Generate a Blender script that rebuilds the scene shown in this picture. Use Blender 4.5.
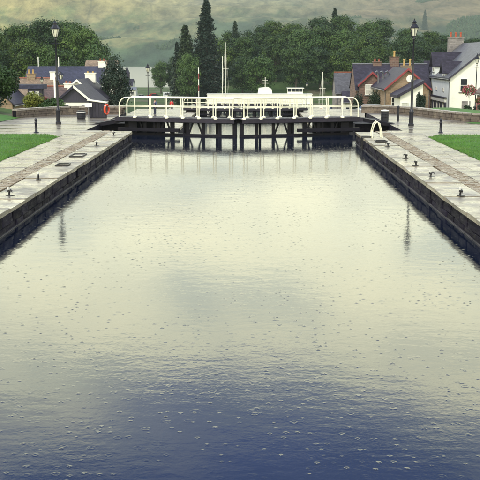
import bpy, bmesh, math, random
from mathutils import Vector, Matrix, noise
R = math.radians
random.seed(7)
for o in list(bpy.data.objects): bpy.data.objects.remove(o)
SC = bpy.context.scene
COL = SC.collection

# ------------------------------------------------------------------ camera
cam_d = bpy.data.cameras.new('camera'); cam = bpy.data.objects.new('camera', cam_d); COL.objects.link(cam)
cam.location = (0.41, 0, 4.05); cam.rotation_euler = (R(90 - 10.68), 0, R(0.65))
cam_d.sensor_width = 36; cam_d.lens = 36 * 970 / 480; cam_d.clip_start = 0.2; cam_d.clip_end = 20000
SC.camera = cam

# ------------------------------------------------------------------ world: broken overcast over a clear sky
SUN_EL, SUN_AZ = 42, -150         # azimuth clockwise from +Y (ahead): high over the left shoulder
world = bpy.data.worlds.new('World'); SC.world = world; world.use_nodes = True
nt = world.node_tree; nt.nodes.clear()
def N(t, **k):
    n = nt.nodes.new(t)
    for a, b in k.items():
        if a.startswith('i_'): n.inputs[a[2:]].default_value = b
        else: setattr(n, a, b)
    return n
L = lambda a, b: nt.links.new(a, b)
def M(op, a, b=None, c=None, clamp=False):
    n = nt.nodes.new('ShaderNodeMath'); n.operation = op; n.use_clamp = clamp
    for i, v in enumerate((a, b, c)):
        if v is None: continue
        if isinstance(v, (int, float)): n.inputs[i].default_value = v
        else: nt.links.new(v, n.inputs[i])
    return n.outputs[0]
def RAMP(fac, pts, interp='LINEAR'):
    n = nt.nodes.new('ShaderNodeValToRGB'); e = n.color_ramp.elements; n.color_ramp.interpolation = interp
    while len(e) < len(pts): e.new(0.5)
    for x, (p, c) in zip(e, pts):
        x.position = p; x.color = (c, c, c, 1) if isinstance(c, (int, float)) else tuple(c) + (1,)
    nt.links.new(fac, n.inputs[0]); return n.outputs[0]
def MIX(f, a, b, blend='MIX'):
    n = nt.nodes.new('ShaderNodeMix'); n.data_type = 'RGBA'; n.blend_type = blend
    for i, v in ((0, f), (6, a), (7, b)):
        if isinstance(v, (int, float)): n.inputs[i].default_value = v
        elif isinstance(v, tuple): n.inputs[i].default_value = v + (1,)
        else: nt.links.new(v, n.inputs[i])
    return n.outputs[2]
sky = N('ShaderNodeTexSky', sky_type='NISHITA', sun_disc=False, sun_elevation=R(SUN_EL), sun_rotation=R(SUN_AZ))
SKY_K, CLOUD_K = 0.10, 1.0
skyc = MIX(1.0, sky.outputs[0], (SKY_K,) * 3, 'MULTIPLY')
tc = N('ShaderNodeTexCoord'); sep = N('ShaderNodeSeparateXYZ'); L(tc.outputs['Generated'], sep.inputs[0])
zz = M('MAXIMUM', sep.outputs[2], 0.0)
zd = M('ADD', zz, 0.14)
cmb = N('ShaderNodeCombineXYZ'); L(M('DIVIDE', sep.outputs[0], zd), cmb.inputs[0]); L(M('DIVIDE', sep.outputs[1], zd), cmb.inputs[1])
n1 = N('ShaderNodeTexNoise', i_Scale=0.9, i_Detail=6.0, i_Roughness=0.55); L(cmb.outputs[0], n1.inputs['Vector'])
n2 = N('ShaderNodeTexNoise', i_Scale=2.2, i_Detail=5.0); L(cmb.outputs[0], n2.inputs['Vector'])
# bright thin cloud low over the hills, ragged darker rain cloud above it, all round the horizon
band = M('ADD', zz, M('MULTIPLY', M('SUBTRACT', n1.outputs[0], 0.5), 0.40))
cloud = RAMP(band, [(0.0, (1.15, 1.10, 0.84)), (0.09, (1.85, 1.80, 1.34)), (0.16, (2.6, 2.52, 1.74)), (0.30, (2.85, 2.78, 1.92)), (0.36, (0.95, 1.06, 1.18)), (0.43, (0.27, 0.40, 0.92)), (0.7, (0.52, 0.62, 0.80)), (1.0, (0.78, 0.83, 0.86))])
cloud = MIX(1.0, cloud, RAMP(n2.outputs[0], [(0.32, (0.66, 0.72, 0.82)), (0.5, (0.96, 0.97, 0.97)), (0.7, (1.12, 1.1, 1.05))]), 'MULTIPLY')
cloud = MIX(1.0, cloud, (CLOUD_K,) * 3, 'MULTIPLY')
cover = RAMP(n2.outputs[0], [(0.3, 0.80), (0.5, 0.95)])
bg = N('ShaderNodeBackground', i_Strength=1.0); L(MIX(cover, skyc, cloud), bg.inputs[0])
L(bg.outputs[0], N('ShaderNodeOutputWorld').inputs[0])

# ------------------------------------------------------------------ sun behind thin cloud
sd = bpy.data.lights.new('sun', 'SUN'); sun = bpy.data.objects.new('sun', sd); COL.objects.link(sun)
sd.energy = 1.5; sd.angle = R(14); sd.color = (1, 0.93, 0.78)
SUN_AZ_LAMP = SUN_AZ
sun.rotation_euler = (R(90 - SUN_EL), 0, R(180 - SUN_AZ_LAMP)); sun.location = (0, 0, 60)

# ------------------------------------------------------------------ exposure and render
vs = SC.view_settings; vs.view_transform = 'Standard'; vs.look = 'None'; vs.exposure = 0.74; vs.gamma = 1; vs.use_curve_mapping = False
SC.render.engine = 'CYCLES'; cy = SC.cycles
cy.use_denoising = True; cy.max_bounces = 7; cy.volume_bounces = 1; cy.transparent_max_bounces = 8; cy.caustics_reflective = False; cy.caustics_refractive = False
cy.sample_clamp_indirect = 6
HAZE_DENSITY = 1.6e-4; HAZE_COLOR = (0.44, 0.51, 0.50)

# ================================================================== materials
def mat(name, col, rough=0.7, var=0.25, vscale=3.0, bump=0.0, bscale=20.0, spec=0.5, metal=0.0, col2=None, thr=None, objvar=0.0, wet=None, extra=None, stretch=None, coat=0.0):
    """Principled surface: base colour broken by two noises, optional second colour in patches, bump, wet patches."""
    global nt
    m = bpy.data.materials.new(name); m.use_nodes = True; nt = m.node_tree
    b = nt.nodes['Principled BSDF']
    t = N('ShaderNodeTexCoord'); vec = t.outputs['Object']
    if stretch or objvar:
        mp = N('ShaderNodeMapping'); L(vec, mp.inputs[0])
        if stretch: mp.inputs['Scale'].default_value = stretch
        if objvar:
            oi = N('ShaderNodeObjectInfo'); cb = N('ShaderNodeCombineXYZ')
            for i in range(3): L(M('MULTIPLY', oi.outputs['Random'], (37, 61, 53)[i]), cb.inputs[i])
            L(cb.outputs[0], mp.inputs['Location'])
        vec = mp.outputs[0]
    a = N('ShaderNodeTexNoise', i_Scale=vscale, i_Detail=6.0, i_Roughness=0.6); L(vec, a.inputs['Vector'])
    a2 = N('ShaderNodeTexNoise', i_Scale=vscale * 6.3, i_Detail=4.0); L(vec, a2.inputs['Vector'])
    v = M('ADD', M('MULTIPLY', a.outputs[0], 0.65), M('MULTIPLY', a2.outputs[0], 0.35))
    g = RAMP(v, [(0.3, 1 - var), (0.7, 1 + var)])
    base = tuple(col)
    if col2 is not None:
        p = N('ShaderNodeTexNoise', i_Scale=vscale * 0.7, i_Detail=7.0, i_Roughness=0.65); L(vec, p.inputs['Vector'])
        lo, hi = thr or (0.48, 0.6)
        base = MIX(RAMP(p.outputs[0], [(lo, 0.0), (hi, 1.0)]), base, tuple(col2))
    c = MIX(1.0, base, g, 'MULTIPLY')
    if objvar:
        c = MIX(1.0, c, RAMP(oi.outputs['Random'], [(0, 1 - objvar), (1, 1 + objvar)]), 'MULTIPLY')
    L(c, b.inputs['Base Color'])
    if wet:
        w = N('ShaderNodeTexNoise', i_Scale=wet[2], i_Detail=5.0, i_Roughness=0.6); L(vec, w.inputs['Vector'])
        L(RAMP(w.outputs[0], [(0.36, wet[0]), (0.64, wet[1])]), b.inputs['Roughness'])
    else:
        b.inputs['Roughness'].default_value = rough
    b.inputs['Specular IOR Level'].default_value = spec; b.inputs['Metallic'].default_value = metal
    if coat: b.inputs['Coat Weight'].default_value = coat; b.inputs['Coat Roughness'].default_value = 0.08
    if bump:
        bn = N('ShaderNodeTexNoise', i_Scale=bscale, i_Detail=5.0); L(vec, bn.inputs['Vector'])
        bp = N('ShaderNodeBump', i_Strength=0.7, i_Distance=bump); L(bn.outputs[0], bp.inputs['Height']); L(bp.outputs[0], b.inputs['Normal'])
    if extra: extra(b, t, vec, c)
    return m

def brick_extra(w, h, mortar, mcol, axis='XZ', offs=0.5, dist=0.01):
    def f(b, t, vec, c):
        sx = N('ShaderNodeSeparateXYZ'); L(t.outputs['Object'], sx.inputs[0])
        cb = N('ShaderNodeCombineXYZ')
        if axis == 'XZ':   # works on walls facing either way
            L(M('ADD', sx.outputs[0], sx.outputs[1]), cb.inputs[0]); L(sx.outputs[2], cb.inputs[1])
        else:
            L(sx.outputs[0], cb.inputs[0]); L(sx.outputs[1], cb.inputs[1])
        br = N('ShaderNodeTexBrick', offset=offs); L(cb.outputs[0], br.inputs['Vector'])
        br.inputs['Scale'].default_value = 1; br.inputs['Brick Width'].default_value = w; br.inputs['Row Height'].default_value = h
        br.inputs['Mortar Size'].default_value = mortar; br.inputs['Mortar Smooth'].default_value = 0.3; br.inputs['Bias'].default_value = 0
        br.inputs['Color1'].default_value = (.75, .75, .75, 1); br.inputs['Color2'].default_value = (1.2, 1.2, 1.2, 1)
        br.inputs['Mortar'].default_value = (1, 1, 1, 1)
        c2 = MIX(1.0, c, br.outputs[0], 'MULTIPLY')
        L(MIX(br.outputs['Fac'], c2, tuple(mcol)), b.inputs['Base Color'])
        bp = N('ShaderNodeBump', i_Strength=0.8, i_Distance=dist, invert=True); L(br.outputs['Fac'], bp.inputs['Height']); L(bp.outputs[0], b.inputs['Normal'])
    return f

MT = {}
MT['stone'] = mat('lock_wall_stone', (0.010, 0.008, 0.017), 0.8, 0.6, 1.6, 0.03, 7, col2=(0.050, 0.044, 0.052), thr=(0.58, 0.78), objvar=0.5, wet=(0.55, 0.9, 2.0), spec=0.15)
MT['stone_back'] = mat('lock_wall_joint', (0.008, 0.007, 0.011), 0.9, 0.3, 3, spec=0.1)
MT['coping'] = mat('coping_stone', (0.26, 0.225, 0.165), 0.3, 0.5, 1.7, 0.018, 11, col2=(0.17, 0.155, 0.14), thr=(0.48, 0.66), objvar=0.28, wet=(0.10, 0.55, 1.6))
MT['flag'] = mat('wet_flagstone', (0.22, 0.185, 0.14), 0.3, 0.45, 1.2, 0.012, 7, col2=(0.15, 0.13, 0.115), thr=(0.48, 0.64), objvar=0.28, wet=(0.06, 0.5, 1.1), stretch=(0.8, 1.6, 1))
MT['paving'] = mat('wet_paving', (0.19, 0.165, 0.13), 0.3, 0.45, 0.5, 0.012, 6, col2=(0.12, 0.105, 0.10), thr=(0.47, 0.62), wet=(0.05, 0.5, 0.6), stretch=(0.3, 1.5, 1))
MT['sett'] = mat('sandstone_sett', (0.21, 0.16, 0.11), 0.4, 0.45, 2.2, 0.01, 30, wet=(0.25, 0.6, 2), coat=0.1)
MT['soil'] = mat('earth_bed', (0.09, 0.075, 0.06), 0.9, 0.3, 2)
MT['lawn'] = mat('lawn', (0.055, 0.15, 0.022), 0.7, 0.35, 1.3, 0.03, 40, spec=0.2, col2=(0.07, 0.13, 0.03), thr=(0.45, 0.7))
MT['blade'] = mat('grass_blade', (0.075, 0.19, 0.026), 0.55, 0.5, 0.9, spec=0.3, col2=(0.10, 0.17, 0.035), thr=(0.45, 0.7))
MT['land'] = mat('rough_grassland', (0.06, 0.10, 0.035), 0.9, 0.4, 0.12, 0.1, 1.0, spec=0.1, col2=(0.13, 0.12, 0.085), thr=(0.5, 0.62))
MT['wallstone'] = mat('rubble_stone', (0.10, 0.076, 0.062), 0.7, 0.5, 2.5, 0.02, 14, col2=(0.17, 0.135, 0.10), thr=(0.5, 0.65))
MT['wallcap'] = mat('wall_cope', (0.22, 0.19, 0.165), 0.4, 0.35, 2.0, 0.02, 10, objvar=0.2, wet=(0.2, 0.6, 2))
MT['black'] = mat('black_paint', (0.008, 0.008, 0.016), 0.4, 0.3, 4, 0.001, 60, spec=0.4)
MT['gateblack'] = mat('gate_black_steel', (0.009, 0.008, 0.014), 0.5, 0.5, 2.5, 0.004, 20, spec=0.15, col2=(0.03, 0.023, 0.022), thr=(0.6, 0.75))
MT['gatedeck'] = mat('gate_deck', (0.026, 0.022, 0.034), 0.45, 0.4, 2.2, 0.006, 16, wet=(0.35, 0.7, 1.5), spec=0.25)
MT['white'] = mat('white_rail_paint', (0.80, 0.77, 0.60), 0.4, 0.1, 2.5, 0.001, 40, col2=(0.62, 0.55, 0.42), thr=(0.62, 0.75))
MT['iron'] = mat('cast_iron', (0.010, 0.009, 0.012), 0.45, 0.4, 8, 0.004, 40, col2=(0.07, 0.04, 0.025), thr=(0.6, 0.72))
MT['ironwhite'] = mat('iron_white_tip', (0.55, 0.54, 0.50), 0.4, 0.15, 9)
MT['lid'] = mat('bin_lid', (0.62, 0.61, 0.58), 0.25, 0.15, 5)
MT['orange'] = mat('lifebuoy_orange', (0.75, 0.07, 0.025), 0.4, 0.12, 4)
MT['cabinet'] = mat('cabinet_timber', (0.016, 0.013, 0.026), 0.6, 0.4, 2.0, 0.003, 18, stretch=(6, 6, 0.6))
MT['cabroof'] = mat('cabinet_roof', (0.55, 0.53, 0.46), 0.35, 0.2, 3)
MT['signwhite'] = mat('sign_face', (0.78, 0.77, 0.70), 0.4, 0.06, 3)
MT['waterline_glint'] = mat('waterline_highlight', (0.07, 0.064, 0.07), 0.6, 0.6, 1.2, col2=(0.03, 0.027, 0.035), thr=(0.45, 0.6))  # pale tone imitating the highlight where wall meets water
MT['harl'] = mat('white_render', (0.80, 0.78, 0.68), 0.8, 0.08, 0.7, 0.006, 25, col2=(0.64, 0.62, 0.52), thr=(0.6, 0.8))
MT['bluewall'] = mat('pale_blue_render', (0.78, 0.80, 0.76), 0.8, 0.08, 0.7, 0.006, 25)
MT['slate'] = mat('slate_roof', (0.036, 0.031, 0.050), 0.6, 0.35, 1.2, spec=0.2, extra=brick_extra(0.35, 0.22, 0.012, (0.03, 0.028, 0.04), dist=0.012))
MT['slate_light'] = mat('pale_slate_roof', (0.085, 0.084, 0.10), 0.5, 0.35, 1.0, spec=0.3, extra=brick_extra(0.35, 0.22, 0.012, (0.07, 0.07, 0.08), dist=0.012))
MT['slate_blue'] = mat('blue_slate_roof', (0.040, 0.042, 0.075), 0.55, 0.35, 0.7, spec=0.25, extra=brick_extra(0.35, 0.22, 0.012, (0.03, 0.03, 0.05), dist=0.012))
MT['brownroof'] = mat('brown_tile_roof', (0.11, 0.07, 0.062), 0.6, 0.3, 1.0, extra=brick_extra(0.3, 0.25, 0.015, (0.05, 0.03, 0.03), dist=0.015))
MT['tanroof'] = mat('tan_tile_roof', (0.22, 0.155, 0.105), 0.6, 0.3, 1.0, extra=brick_extra(0.3, 0.25, 0.015, (0.1, 0.07, 0.05), dist=0.015))
MT['brownstone'] = mat('brown_sandstone', (0.15, 0.088, 0.068), 0.8, 0.3, 1.0, extra=brick_extra(0.55, 0.26, 0.02, (0.22, 0.17, 0.13), dist=0.015))
MT['tanstone'] = mat('tan_sandstone', (0.24, 0.165, 0.10), 0.8, 0.3, 1.0, extra=brick_extra(0.55, 0.26, 0.02, (0.30, 0.24, 0.17), dist=0.015))
MT['greystone'] = mat('grey_stone', (0.22, 0.20, 0.19), 0.8, 0.3, 1.0, extra=brick_extra(0.5, 0.25, 0.02, (0.2, 0.18, 0.16), dist=0.015))
MT['redpaint'] = mat('red_barge_paint', (0.23, 0.03, 0.035), 0.55, 0.3, 2)
MT['whitewood'] = mat('white_joinery', (0.78, 0.76, 0.68), 0.45, 0.08, 2)
MT['darkwood'] = mat('dark_timber', (0.03, 0.026, 0.045), 0.6, 0.3, 2, stretch=(6, 6, 0.5))
MT['lead'] = mat('grey_metal', (0.16, 0.16, 0.17), 0.4, 0.25, 3, metal=0.3)
MT['pot_red'] = mat('red_chimney_pot', (0.36, 0.075, 0.035), 0.7, 0.2, 4)
MT['pot_buff'] = mat('buff_chimney_pot', (0.42, 0.27, 0.09), 0.7, 0.2, 4)
MT['terracotta'] = mat('terracotta_ridge', (0.25, 0.075, 0.042), 0.7, 0.2, 3)
MT['trunk'] = mat('bark', (0.07, 0.052, 0.04), 0.9, 0.4, 4, 0.03, 10, stretch=(1, 1, 0.3))
MT['carpaint_white'] = mat('white_car_paint', (0.75, 0.76, 0.76), 0.25, 0.03, 2, coat=0.6)
MT['carpaint_red'] = mat('red_car_paint', (0.50, 0.015, 0.015), 0.25, 0.05, 2, coat=0.6)
MT['carpaint_blue'] = mat('blue_car_paint', (0.05, 0.10, 0.28), 0.25, 0.05, 2, coat=0.6)
MT['carpaint_silver'] = mat('silver_car_paint', (0.40, 0.41, 0.43), 0.25, 0.05, 2, metal=0.5, coat=0.6)
MT['carpaint_black'] = mat('black_car_paint', (0.02, 0.02, 0.03), 0.2, 0.05, 2, coat=0.6)
MT['tyre'] = mat('rubber', (0.015, 0.015, 0.016), 0.8, 0.2, 6)
MT['glass'] = mat('dark_window_glass', (0.02, 0.022, 0.03), 0.06, 0.3, 1.0, spec=0.6)
MT['curtain'] = mat('net_curtain_glass', (0.55, 0.54, 0.48), 0.25, 0.2, 1.5, stretch=(6, 6, 0.3))
MT['boatwhite'] = mat('boat_gelcoat', (0.82, 0.80, 0.70), 0.3, 0.05, 0.5, coat=0.3, col2=(0.70, 0.67, 0.56), thr=(0.6, 0.8))
MT['boatblue'] = mat('boat_hull_blue', (0.03, 0.04, 0.10), 0.3, 0.15, 0.5, coat=0.3)
MT['alloy'] = mat('mast_alloy', (0.72, 0.70, 0.60), 0.4, 0.1, 1)
MT['skin'] = mat('skin', (0.52, 0.30, 0.22), 0.6, 0.1, 5)
MT['jacket'] = mat('red_jacket', (0.65, 0.03, 0.03), 0.7, 0.15, 6)
MT['trouser'] = mat('navy_trousers', (0.02, 0.025, 0.05), 0.8, 0.2, 6)
MT['hair'] = mat('dark_hair', (0.03, 0.02, 0.015), 0.6, 0.3, 12)
MT['flower'] = mat('flowers', (0.45, 0.06, 0.12), 0.7, 0.6, 6, col2=(0.05, 0.10, 0.02), thr=(0.45, 0.52))

def leafmat(name, c1, c2, var=0.3, trans=0.25):
    global nt
    m = bpy.data.materials.new(name); m.use_nodes = True; nt = m.node_tree
    b = nt.nodes['Principled BSDF']; out = nt.nodes['Material Output']
    t = N('ShaderNodeTexCoord'); oi = N('ShaderNodeObjectInfo')
    a = N('ShaderNodeTexNoise', i_Scale=0.35, i_Detail=3.0); L(t.outputs['Object'], a.inputs['Vector'])
    w = N('ShaderNodeTexNoise', i_Scale=4.0, i_Detail=2.0); L(t.outputs['Object'], w.inputs['Vector'])
    c = MIX(RAMP(a.outputs[0], [(0.35, 0.0), (0.65, 1.0)]), tuple(c1), tuple(c2))
    c = MIX(1.0, c, RAMP(w.outputs[0], [(0.3, 1 - var), (0.7, 1 + var)]), 'MULTIPLY')
    c = MIX(1.0, c, RAMP(oi.outputs['Random'], [(0, (0.5, 0.6, 0.75)), (0.5, (1, 1, 1)), (1, (1.6, 1.35, 0.9))]), 'MULTIPLY')
    L(c, b.inputs['Base Color']); b.inputs['Roughness'].default_value = 0.55; b.inputs['Specular IOR Level'].default_value = 0.3
    tr = N('ShaderNodeBsdfTranslucent'); L(c, tr.inputs[0]); ms = N('ShaderNodeMixShader', i_Fac=trans * 0.6)
    L(b.outputs[0], ms.inputs[1]); L(tr.outputs[0], ms.inputs[2]); L(ms.outputs[0], out.inputs[0])
    return m
MT['leaf'] = leafmat('broadleaf', (0.009, 0.028, 0.007), (0.052, 0.098, 0.016))
MT['leaf_bright'] = leafmat('bright_broadleaf', (0.04, 0.085, 0.015), (0.085, 0.145, 0.024))
MT['needle'] = leafmat('conifer_needle', (0.013, 0.028, 0.016), (0.024, 0.044, 0.022), trans=0.1)
MT['leaf_dark'] = leafmat('yew_leaf', (0.009, 0.022, 0.013), (0.018, 0.034, 0.017), trans=0.1)
MT['leaf_yellow'] = leafmat('yellow_shrub_leaf', (0.14, 0.16, 0.02), (0.20, 0.20, 0.03))

def water_mat(name, col, ring=True, rip=1.0):
    global nt
    m = bpy.data.materials.new(name); m.use_nodes = True; nt = m.node_tree
    b = nt.nodes['Principled BSDF']; b.inputs['Base Color'].default_value = tuple(col) + (1,)
    b.inputs['IOR'].default_value = 1.33; b.inputs['Roughness'].default_value = 0.05
    t = N('ShaderNodeTexCoord'); vec = t.outputs['Object']
    big = N('ShaderNodeTexNoise', i_Scale=0.13, i_Detail=3.0); L(vec, big.inputs['Vector'])
    patch = RAMP(big.outputs[0], [(0.35, 0.35), (0.65, 1.0)])
    fine = N('ShaderNodeTexNoise', i_Scale=9.0, i_Detail=3.0, i_Roughness=0.6); L(vec, fine.inputs['Vector'])
    mp = N('ShaderNodeMapping'); mp.inputs['Scale'].default_value = (0.8, 1.5, 1); L(vec, mp.inputs[0])
    sw = N('ShaderNodeTexNoise', i_Scale=1.6, i_Detail=3.0); L(mp.outputs[0], sw.inputs['Vector'])
    h = M('ADD', M('MULTIPLY', M('MULTIPLY', fine.outputs[0], patch), 0.0019 * rip), M('MULTIPLY', sw.outputs[0], 0.0035 * rip))
    if ring:
        cn = N('ShaderNodeTexNoise', i_Scale=0.55, i_Detail=3.0); L(vec, cn.inputs['Vector']); clus = RAMP(cn.outputs[0], [(0.34, 0.35), (0.66, 1.2)])
        wn = N('ShaderNodeTexNoise', i_Scale=14.0, i_Detail=3.0); L(vec, wn.inputs['Vector'])
        wm = N('ShaderNodeVectorMath', operation='MULTIPLY_ADD'); L(wn.outputs['Color'], wm.inputs[0]); wm.inputs[1].default_value = (0.03, 0.03, 0); L(vec, wm.inputs[2]); wvec = wm.outputs[0]
        for sc, rmin, rmax, amp, prob, wob in ((3.6, 0.008, 0.050, 0.0011, 0.36, (3.1, 0, 0)), (5.6, 0.004, 0.026, 0.0021, 0.36, (0, 7.7, 0)), (2.7, 0.02, 0.085, 0.0005, 0.34, (11.3, 5.1, 0))):
            mv = N('ShaderNodeMapping'); mv.inputs['Location'].default_value = wob; L(wvec, mv.inputs[0])
            vo = N('ShaderNodeTexVoronoi', voronoi_dimensions='2D', feature='F1', i_Scale=sc, i_Randomness=0.9); L(mv.outputs[0], vo.inputs['Vector'])
            d = M('DIVIDE', vo.outputs['Distance'], sc)
            cs = N('ShaderNodeSeparateColor'); L(vo.outputs['Color'], cs.inputs[0])
            r = M('ADD', M('MULTIPLY', cs.outputs[0], rmax - rmin), rmin)
            x = M('DIVIDE', M('SUBTRACT', d, r), 0.012)
            gs = M('EXPONENT', M('MULTIPLY', M('MULTIPLY', x, x), -1.0))
            # a fainter second ring inside the first
            x2 = M('DIVIDE', M('SUBTRACT', d, M('MULTIPLY', r, 0.45)), 0.009)
            g2 = M('MULTIPLY', M('EXPONENT', M('MULTIPLY', M('MULTIPLY', x2, x2), -1.0)), 0.35)
            on = M('LESS_THAN', cs.outputs[1], prob)
            fade = M('MULTIPLY', M('ADD', M('MULTIPLY', cs.outputs[2], 0.85), 0.15), clus)
            h = M('ADD', h, M('MULTIPLY', M('MULTIPLY', M('ADD', gs, g2), M('MULTIPLY', on, fade)), amp))
    bp = N('ShaderNodeBump', i_Strength=1.0, i_Distance=1.0); L(h, bp.inputs['Height']); L(bp.outputs[0], b.inputs['Normal'])
    return m
MT['water'] = water_mat('lock_water', (0.004, 0.008, 0.022))
MT['water_far'] = water_mat('lower_water', (0.03, 0.035, 0.045), ring=False, rip=1.5)

MT['water_loch'] = water_mat('loch_water', (0.05, 0.055, 0.06), ring=False, rip=7.0)
MT['water_loch'].node_tree.nodes['Principled BSDF'].inputs['Roughness'].default_value = 0.3
def glass_lamp():
    m = mat('lantern_glass', (0.75, 0.74, 0.62), 0.15, 0.1, 5)
    b = m.node_tree.nodes['Principled BSDF']; b.inputs['Transmission Weight'].default_value = 0.35
    return m
MT['lampglass'] = glass_lamp()

# ================================================================== mesh helpers
class MB:
    def __init__(s): s.v = []; s.f = []
    def add(s, v, f):
        n = len(s.v); s.v += [tuple(p) for p in v]; s.f += [tuple(i + n for i in q) for q in f]; return s
    def box(s, x0, x1, y0, y1, z0, z1):
        return s.add([(x0, y0, z0), (x1, y0, z0), (x1, y1, z0), (x0, y1, z0), (x0, y0, z1), (x1, y0, z1), (x1, y1, z1), (x0, y1, z1)],
                     [(0, 3, 2, 1), (4, 5, 6, 7), (0, 1, 5, 4), (1, 2, 6, 5), (2, 3, 7, 6), (3, 0, 4, 7)])
    def bar(s, a, b, w, h=None):
        """square bar from a to b"""
        a = Vector(a); b = Vector(b); h = h or w; d = (b - a).normalized()
        u = d.cross(Vector((0, 0, 1)));
        if u.length < 1e-4: u = Vector((1, 0, 0))
        u.normalize(); t = u.cross(d).normalized()
        v = [p + u * (w / 2 * i) + t * (h / 2 * j) for p in (a, b) for i, j in ((-1, -1), (1, -1), (1, 1), (-1, 1))]
        return s.add(v, [(0, 1, 2, 3), (7, 6, 5, 4), (0, 4, 5, 1), (1, 5, 6, 2), (2, 6, 7, 3), (3, 7, 4, 0)])
    def tube(s, pts, r, n=8):
        pts = [Vector(p) for p in pts]; rs = r if isinstance(r, (list, tuple)) else [r] * len(pts)
        base = len(s.v); up = Vector((0, 0, 1))
        for i, p in enumerate(pts):
            d = (pts[min(i + 1, len(pts) - 1)] - pts[max(i - 1, 0)]).normalized()
            u = d.cross(up if abs(d.z) < 0.95 else Vector((0, 1, 0))).normalized(); t = u.cross(d)
            for k in range(n):
                a = 2 * math.pi * k / n; s.v.append(tuple(p + (u * math.cos(a) + t * math.sin(a)) * rs[i]))
        for i in range(len(pts) - 1):
            for k in range(n):
                a = base + i * n; k2 = (k + 1) % n; s.f.append((a + k, a + k2, a + n + k2, a + n + k))
        s.f.append(tuple(base + k for k in range(n))[::-1]); s.f.append(tuple(base + (len(pts) - 1) * n + k for k in range(n)))
        return s
    def lathe(s, prof, n=12, c=(0, 0), rot=0.0):
        base = len(s.v)
        for r, z in prof:
            for k in range(n):
                a = 2 * math.pi * k / n + rot; s.v.append((c[0] + r * math.cos(a), c[1] + r * math.sin(a), z))
        for i in range(len(prof) - 1):
            for k in range(n):
                a = base + i * n; k2 = (k + 1) % n; s.f.append((a + k, a + k2, a + n + k2, a + n + k))
        s.f.append(tuple(base + k for k in range(n))[::-1]); s.f.append(tuple(base + (len(prof) - 1) * n + k for k in range(n)))
        return s
    def prism(s, poly, d0, d1, axis='y'):
        """polygon in (x,z) extruded along y, or (y,z) along x"""
        n = len(poly)
        f = (lambda p, d: (p[0], d, p[1])) if axis == 'y' else (lambda p, d: (d, p[0], p[1])) if axis == 'x' else (lambda p, d: (p[0], p[1], d))
        v = [f(p, d0) for p in poly] + [f(p, d1) for p in poly]
        return s.add(v, [tuple(range(n)), tuple(range(2 * n - 1, n - 1, -1))] + [(i, n + i, n + (i + 1) % n, (i + 1) % n) for i in range(n)])
    def mesh(s, name, m, smooth=False):
        me = bpy.data.meshes.new(name); me.from_pydata(s.v, [], s.f); me.update()
        bm = bmesh.new(); bm.from_mesh(me); bmesh.ops.recalc_face_normals(bm, faces=bm.faces); bm.to_mesh(me); bm.free()
        me.materials.append(MT[m] if isinstance(m, str) else m)
        if smooth:
            for p in me.polygons: p.use_smooth = True
            try: me.set_sharp_from_angle(angle=R(40))
            except Exception: pass
        return me
    def obj(s, name, m, parent=None, smooth=False, loc=None, bevel=0.0):
        me = s.mesh(name, m, smooth)
        if bevel:
            bm = bmesh.new(); bm.from_mesh(me)
            bmesh.ops.bevel(bm, geom=bm.edges[:], offset=bevel, segments=1, affect='EDGES'); bm.to_mesh(me); bm.free()
        return link(name, me, parent, loc)
def link(name, me, parent=None, loc=None, rz=0, scale=None):
    o = bpy.data.objects.new(name, me); COL.objects.link(o); o.parent = parent
    if loc: o.location = loc
    if rz: o.rotation_euler[2] = rz
    if scale: o.scale = scale
    return o
def tag(o, label=None, cat=None, group=None, kind=None):
    for k, v in (('label', label), ('category', cat), ('group', group), ('kind', kind)):
        if v: o[k] = v
    return o
def thing(name, label, cat, loc=(0, 0, 0), rz=0, group=None, scale=None):
    o = bpy.data.objects.new(name, None); COL.objects.link(o); o.location = loc; o.rotation_euler[2] = rz
    o.empty_display_size = 0.2
    if scale: o.scale = scale
    return tag(o, label, cat, group)
def dup(o, parent=None):
    c = o.copy(); COL.objects.link(c); c.parent = parent
    for ch in list(o.children): dup(ch, c)
    return c
def copy_of(o, loc, rz=0, label=None, group=None, scale=None):
    c = dup(o); c.location = loc; c.rotation_euler[2] = rz
    if scale: c.scale = scale
    if label: c['label'] = label
    if group: c['group'] = group
    return c
def struct(o): return tag(o, kind='structure')
def sheet(name, pts, z, m, parent=None):
    return MB().add([(x, y, z) for x, y in pts], [tuple(range(len(pts)))]).obj(name, m, parent)

# ================================================================== THE SETTING
STEPS = [(73, 0.0), (124, -2.4), (181, -4.8), (238, -7.2), (258, -9.6)]
def ramp(y): return 0.0 if y < 74 else (-12.3 if y > 262 else -0.0654 * (y - 74))
def quay(y):
    for a, z in STEPS:
        if y <= a: return z
    return -12.3
def sstep(a, b, x):
    t = max(0.0, min(1.0, (x - a) / (b - a))); return t * t * (3 - 2 * t)
def gh(x, y):
    ax = abs(x)
    if ax <= 9.3 and y < 258: return -16.5
    if ax <= 14.0 and y < 258: return quay(y) - 0.03
    if 262 <= y <= 328 and -32 < x < 52: return -16.5
    z = ramp(y) - 0.03
    if y > 328:   # wooded rise to the right beyond the basin
        z += 17 * sstep(328, 420, y) * sstep(-32, 10, x) * (1 - sstep(500, 640, y)) + 3 * sstep(150, 400, x)
    if y > 230 and x < -38: z += 14 * sstep(230, 300, y) * sstep(-0.150, -0.21, x / y) * (1 - sstep(330, 420, y))
    if y > 540: z -= 5 * sstep(540, 575, y)
    if x < -14 and y < 74: z += 0.9 * sstep(-15.5, -22, x) * sstep(50, 60, y)
    return z
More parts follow.
